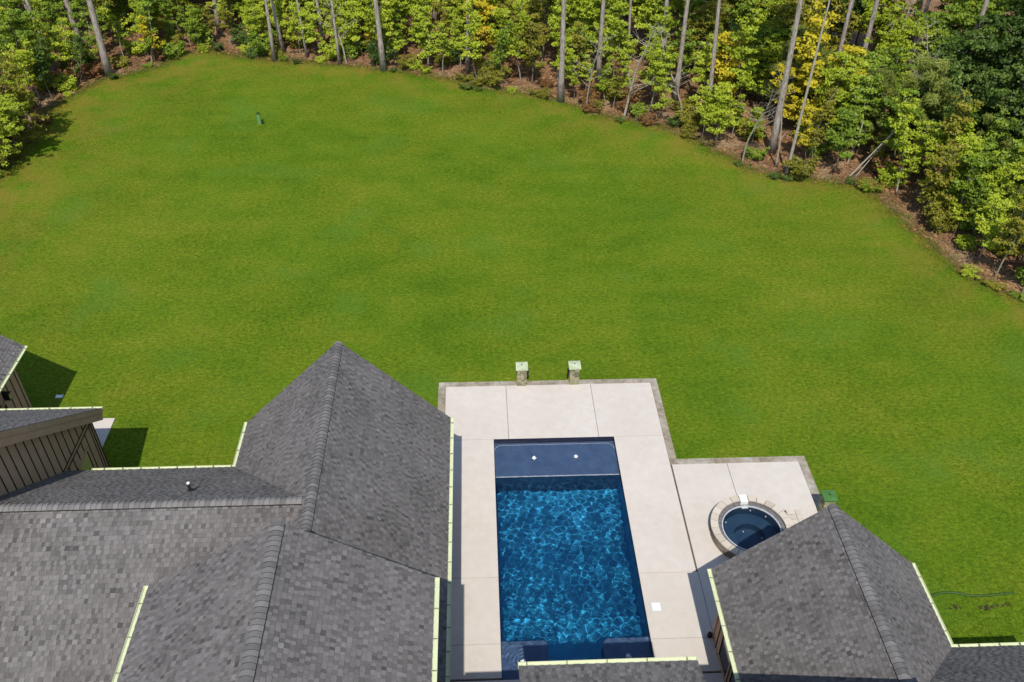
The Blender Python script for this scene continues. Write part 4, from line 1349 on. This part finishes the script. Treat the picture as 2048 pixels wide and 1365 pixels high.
def bare_tree(x, y, lean, H, phrase, seed, w=0.10):
    r = random.Random(seed); o = thing('bare_tree', '', 'bare tree', (x, y, LZ - .03), 'trees and bushes of the wood'); mb = MB(); br = MB()
    tp = limb(mb, (0, 0, 0), (lean, 0, 1), H, w, r, 12)
    for k in range(16):
        f = r.uniform(.25, .95); q = tp[int(f * 12)]; a = r.uniform(0, 6.28)
        lp = limb(br, q, (math.cos(a), math.sin(a) * .6, .5), H * .28 * (1.2 - f), w * .3, r, 5)
        for _ in range(3):
            a = r.uniform(0, 6.28); limb(br, lp[r.randint(2, 4)], (math.cos(a), math.sin(a), .5), H * .10, w * .13, r, 3)
    link('trunk', mb.mesh('trunk', MAT['pale_bark'], True), o); link('branches', br.mesh('branches', MAT['pale_bark'], True), o)
    TREES.append((o, phrase, x, y))


# the trunks one can tell apart: position, lean, width
for (x, y, ln, w) in [(-26.75, 64.42, .015, .52), (-30.19, 69.09, -.025, .5), (-30.63, 64.51, -.055, .28), (-15.11, 66.9, .011, .27), (-14.72, 68.57, -.06, .3),
                      (-12.76, 67.72, -.044, .2), (-11.64, 69.45, -.037, .3), (-10.13, 66.1, -.016, .22), (-6.75, 64.9, -.033, .42), (-0.47, 64.42, .024, .3),
                      (5.98, 59.1, -.006, .43), (8.99, 62.27, .002, .38), (11.15, 62.49, -.042, .22), (13.78, 62.8, -.054, .38),
                      (14.01, 58.84, -.006, .37), (15.47, 55.2, -.051, .32), (18.74, 50.99, -.018, .45), (34.34, 68.32, -.051, .6), (-3.1, 74.0, 0.0, .45), (-20.5, 73.0, .02, .4)]:
    pine(x, y, ln, w, rng.uniform(20, 25))
for (x, y, ln, w) in [(-9.62, 66.3, -.05, .14), (7.69, 57.8, -.045, .12), (14.02, 56.3, -.006, .16), (16.6, 49.9, -.074, .11)]:
    bare_tree(x, y, ln, rng.uniform(6.5, 8.5), 'thin pale leafless young tree', int(x * 10) + 99, w / 2)
pine(18.83, 48.1, .028, .22, 13, 'pale_bark', 'slim leaning pale grey trunk', False)
pine(18.52, 49.25, -.15, .13, 5.5, 'pale_bark', 'short crooked white trunk', False, 0.25)
pine(22.32, 47.31, .62, .13, 4.2, 'pale_bark', 'thin pale stem leaning hard right', False)
pine(22.9, 47.6, .55, .08, 3.4, 'pale_bark', 'thinner stem leaning hard right', False)


bare_tree(10.0, 56.2, .22, 7.2, 'leafless forked tree with pale spreading branches', 61)
bare_tree(30.4, 63.0, .03, 9.5, 'tall leafless snag with pale branches', 62)
bare_tree(27.5, 52.0, .05, 8.5, 'leafless snag with pale side branches among pine boughs', 64)

# mass of understorey behind the lawn edge
placed = [(t_[2], t_[3]) for t_ in TREES]


def wood_points(n, d0, d1, mind, tries=9000):
    out = []
    for _ in range(tries):
        if len(out) >= n:
            break
        x = rng.uniform(-46, 52); y = rng.uniform(33, 90)
        if inside(x, y):
            continue
        px, py = proj((x, y, 0))
        if not (-160 < px < 2210) or y < 28:
            continue
        d = edge_dist(x, y)
        if not (d0 <= d < d1):
            continue
        if any((x - a) ** 2 + (y - b) ** 2 < mind * mind for a, b in placed):
            continue
        if abs(x - 24.2) < 1.0 and 40 < y < 47 and d < 1.3:
            continue
        placed.append((x, y)); out.append((x, y, d, px, py))
    return out


def leaf_for(px, d):
    q = rng.random()
    if px > 1780:
        return ('deep' if q < .42 else 'green' if q < .80 else 'lime') if d > 4.5 else ('lime' if q < .6 else 'green' if q < .85 else 'olive')
    if px > 1330:
        return 'gold' if q < .05 else 'lime' if q < .52 else 'green' if q < .80 else 'olive' if q < .92 else 'deep'
    if px > 480:
        return 'lime' if q < .72 else 'green' if q < .86 else 'gold' if q < .89 else 'olive'
    return 'green' if q < .42 else 'lime' if q < .72 else 'deep' if q < .86 else 'olive' if q < .95 else 'gold'


LW = {'lime': 'bright yellow-green', 'green': 'mid-green', 'deep': 'dark green', 'gold': 'golden yellow', 'olive': 'olive', 'rust': 'rusty brown'}
for (x, y, d, px, py) in wood_points(105, 0.6, 3.6, 0.95):
    lf = leaf_for(px, d); s = rng.uniform(.55, 1.05)
    if px > 1780:
        s *= 1.05
    put('sapling', rng.randrange(6), x, y, s, lf, 'slender %s sapling' % LW[lf], 'sapling', None, 'pale_bark' if rng.random() < .65 else None)
for (x, y, d, px, py) in wood_points(120, 3.0, 9.5, 1.4):
    lf = leaf_for(px, d)
    if rng.random() < .5:
        put('sapling', rng.randrange(6), x, y, rng.uniform(.85, 1.3), lf, 'tall slim %s sapling' % LW[lf], 'sapling')
    elif px > 1500 and rng.random() < .3:
        put('young_pine', rng.randrange(2), x, y, rng.uniform(.8, 1.2), 'needle', 'soft-needled young pine', 'young pine')
    else:
        put('broad', rng.randrange(6), x, y, rng.uniform(.6, .95), lf, 'leafy %s understorey tree' % LW[lf], 'tree')
for (x, y, d, px, py) in wood_points(100, 9.0, 24, 2.2):
    lf = leaf_for(px, d)
    put('broad', rng.randrange(6), x, y, rng.uniform(.85, 1.4), lf, 'full-crowned %s tree' % LW[lf], 'tree')
for (x, y, d, px, py) in wood_points(34, 4, 24, 2.6):
    pine(x, y, rng.uniform(-.05, .05), rng.uniform(.25, .5), rng.uniform(19, 25))
for (x, y, d, px, py) in wood_points(85, 0.15, 3.6, 0.7):
    q = rng.random()
    lf = 'rust' if q < .16 else 'olive' if q < .42 else 'lime' if q < .7 else 'green' if q < .9 else 'deep'
    put('bush', rng.randrange(5), x, y, rng.uniform(.5, 1.05), lf, 'low %s bush' % LW[lf], 'bush', rng.uniform(.7, 1))
# trees with a place of their own in the picture
put('broad', 1, -28.9, 50.2, .72, 'lime', 'round yellow-green tree casting its shadow on the lawn', 'tree', None, None, (0.0, .16))
put('broad', 4, -29.3, 53.4, .85, 'olive', 'leaning olive tree casting its shadow on the lawn', 'tree', None, None, (0.0, .24))
put('sapling', 2, -29.8, 47.0, .85, 'lime', 'thin lime sapling at the lawn', 'sapling')
put('sapling', 1, -24.0, 66.8, .72, 'gold', 'golden orange sapling glowing in the sun', 'sapling')
put('sapling', 3, 21.3, 52.4, 1.45, 'gold', 'tall golden yellow sapling over the leaning trunks', 'sapling')
put('sapling', 0, 23.6, 53.6, 1.4, 'gold', 'tall golden orange sapling over the leaning trunks', 'sapling')
put('sapling', 4, 20.3, 49.2, .75, 'gold', 'yellow sapling beside the leaning pale trunk', 'sapling')
put('young_pine', 0, 27.0, 49.6, 1.25, 'needle', 'large soft-needled pine', 'young pine'); put('young_pine', 1, 25.4, 50.5, 1.0, 'needle', 'pale soft-needled pine', 'young pine')
for k, (x, y, s, lf) in enumerate([(26.6, 43.6, .7, 'lime'), (27.6, 40.8, .72, 'lime'), (28.6, 38.2, .7, 'green'), (30.2, 36.6, .7, 'lime'), (29.8, 41.5, .95, 'green'), (31.6, 38.8, .9, 'lime'), (30.2, 46.0, 1.1, 'deep'), (33.0, 43.5, 1.1, 'deep'), (32.0, 48.5, 1.2, 'deep'), (35.5, 47.5, 1.2, 'green'), (36.5, 52.5, 1.3, 'deep'), (33.8, 53.5, 1.3, 'deep'), (39.5, 56, 1.4, 'deep'), (29.8, 53.2, 1.1, 'deep')]):
    put('broad', k, x, y, s, ('lime' if k < 5 else lf), 'dense %s tree' % LW['lime' if k < 5 else lf], 'tree')

for _ in range(46):      # low growth spilling out over the grass edge
    i = rng.randrange(len(EP)); p = EP[i]
    px, py = proj((p[0], p[1], 0))
    if p[1] < 33 or not (-20 < px < 2070):
        continue
    lf = rng.choice(['lime', 'olive', 'green', 'green', 'olive', 'rust'])
    put('bush', rng.randrange(5), p[0] + rng.uniform(-.4, .4), p[1] + rng.uniform(-.2, .5), rng.uniform(.28, .6), lf, 'small %s edge bush' % LW[lf], 'bush', rng.uniform(.55, .85))
for x, y, s_ in [(-0.6, 61.3, .42), (0.3, 61.0, .3), (9.7, 55.7, .3), (18.0, 47.7, .4), (18.7, 47.4, .34), (22.4, 46.9, .3), (-6.0, 64.7, .3), (-26.2, 63.8, .4), (-13.4, 66.4, .3), (16.2, 49.4, .3)]:
    put('bush', rng.randrange(5), x, y, s_, 'deep', 'small dark green weed at the grass edge', 'weed', .7)

# labels: what it is, then where it stands, then which one of its like
ZONES = [(90, 'at the left end of the wood'), (330, 'left of the far lawn corner'), (500, 'behind the far lawn corner'), (620, 'beyond the green marker post'), (820, 'in line with the house gable peak'), (1010, 'between gable peak and pillars'),
         (1190, 'in line with the stone pillars'), (1340, 'right of the pillars'), (1480, 'where the lawn edge bends nearer'), (1640, 'around the slim leaning trunk'), (1790, 'by the bare dirt strip'), (1930, 'right of the dirt strip'), (99999, 'at the right end of the wood')]
ORD = ['first', 'second', 'third', 'fourth', 'fifth', 'sixth', 'seventh', 'eighth', 'ninth', 'tenth', 'eleventh', 'twelfth', 'thirteenth', 'fourteenth', 'fifteenth', 'sixteenth', 'seventeenth', 'eighteenth', 'nineteenth', 'twentieth']
bag = {}
for o, ph, x, y in TREES:
    px = proj((x, y, 0))[0]
    z = next(s for lim, s in ZONES if px < lim)
    bag.setdefault((ph, z), []).append((px, o))
for (ph, z), L in bag.items():
    L.sort(key=lambda q: q[0])
    for k, (px, o) in enumerate(L):
        o['label'] = '%s %s' % (ph, z) if len(L) == 1 else '%s %s, %s from left' % (ph, z, ORD[k])

# fallen leaves and straw, and dead brush along the edge
def build_litter():
    P = []
    while len(P) < 26000:
        x = rng.uniform(-44, 50); y = rng.uniform(32, 86)
        if inside(x, y):
            if edge_dist(x, y) > 0.35 or rng.random() < .6:
                continue
        elif edge_dist(x, y) > 14 and rng.random() < .75:
            continue
        P.append((x, y, LZ + 0.0))
    V, F, T = leaves_mesh('litter', P, np.full(len(P), 2), np.full(len(P), 0.15), 0.17, np.random.default_rng(9), 0.25, False, 3.0)
    V[:, 2] = np.maximum(V[:, 2], LZ - .025)
    link('fallen_leaves', np_mesh('fallen_leaves', V, F, LEAF['litter'], T), kind='stuff')


def build_brush():
    mb = MB(); r = random.Random(31)
    for _ in range(620):
        i = r.randrange(len(EP)); p = EP[i]
        if p[1] < 33:
            continue
        x, y = p[0] + r.gauss(0, .9), p[1] + abs(r.gauss(0, 1.2))
        if inside(x, y):
            continue
        a = r.uniform(0, 6.28)
        limb(mb, (x, y, LZ), (math.cos(a), math.sin(a), r.uniform(.1, 1.6)), r.uniform(.4, 1.5), .016, r, 3)
    link('dead_brush', mb.mesh('dead_brush', MAT['twig']), kind='stuff')


def build_edge_grass():
    """unmown grass straggling over the line between turf and straw"""
    r = np.random.default_rng(41); sel = EP[EP[:, 1] > 32]
    n = 15000; b = sel[r.integers(0, len(sel), n)]
    clump = r.normal(0, .45, (len(sel), 2))
    x = b[:, 0] + r.normal(0, .38, n); y = b[:, 1] + r.normal(0.05, .38, n)
    V = []; T = []
    for k in range(4):
        a = r.uniform(0, 6.28, n); w = r.uniform(.008, .018, n); h = r.uniform(.06, .20, n); ln = r.uniform(.02, .14, n); c = r.uniform(0, 6.28, n)
        cx, cy = x + r.uniform(-.07, .07, n), y + r.uniform(-.07, .07, n); z = np.full(n, LZ - .03)
        V.append(np.stack([np.column_stack([cx - np.cos(a) * w, cy - np.sin(a) * w, z]), np.column_stack([cx + np.cos(a) * w, cy + np.sin(a) * w, z]), np.column_stack([cx + np.cos(c) * ln, cy + np.sin(c) * ln, z + h])], 1).reshape(-1, 3)); T.append(r.random(n))
    V = np.concatenate(V)
    link('edge_grass', np_mesh('edge_grass', V, np.arange(len(V)).reshape(-1, 3), LEAF['edge'], np.concatenate(T)), kind='stuff')


build_litter(); build_brush(); build_edge_grass()
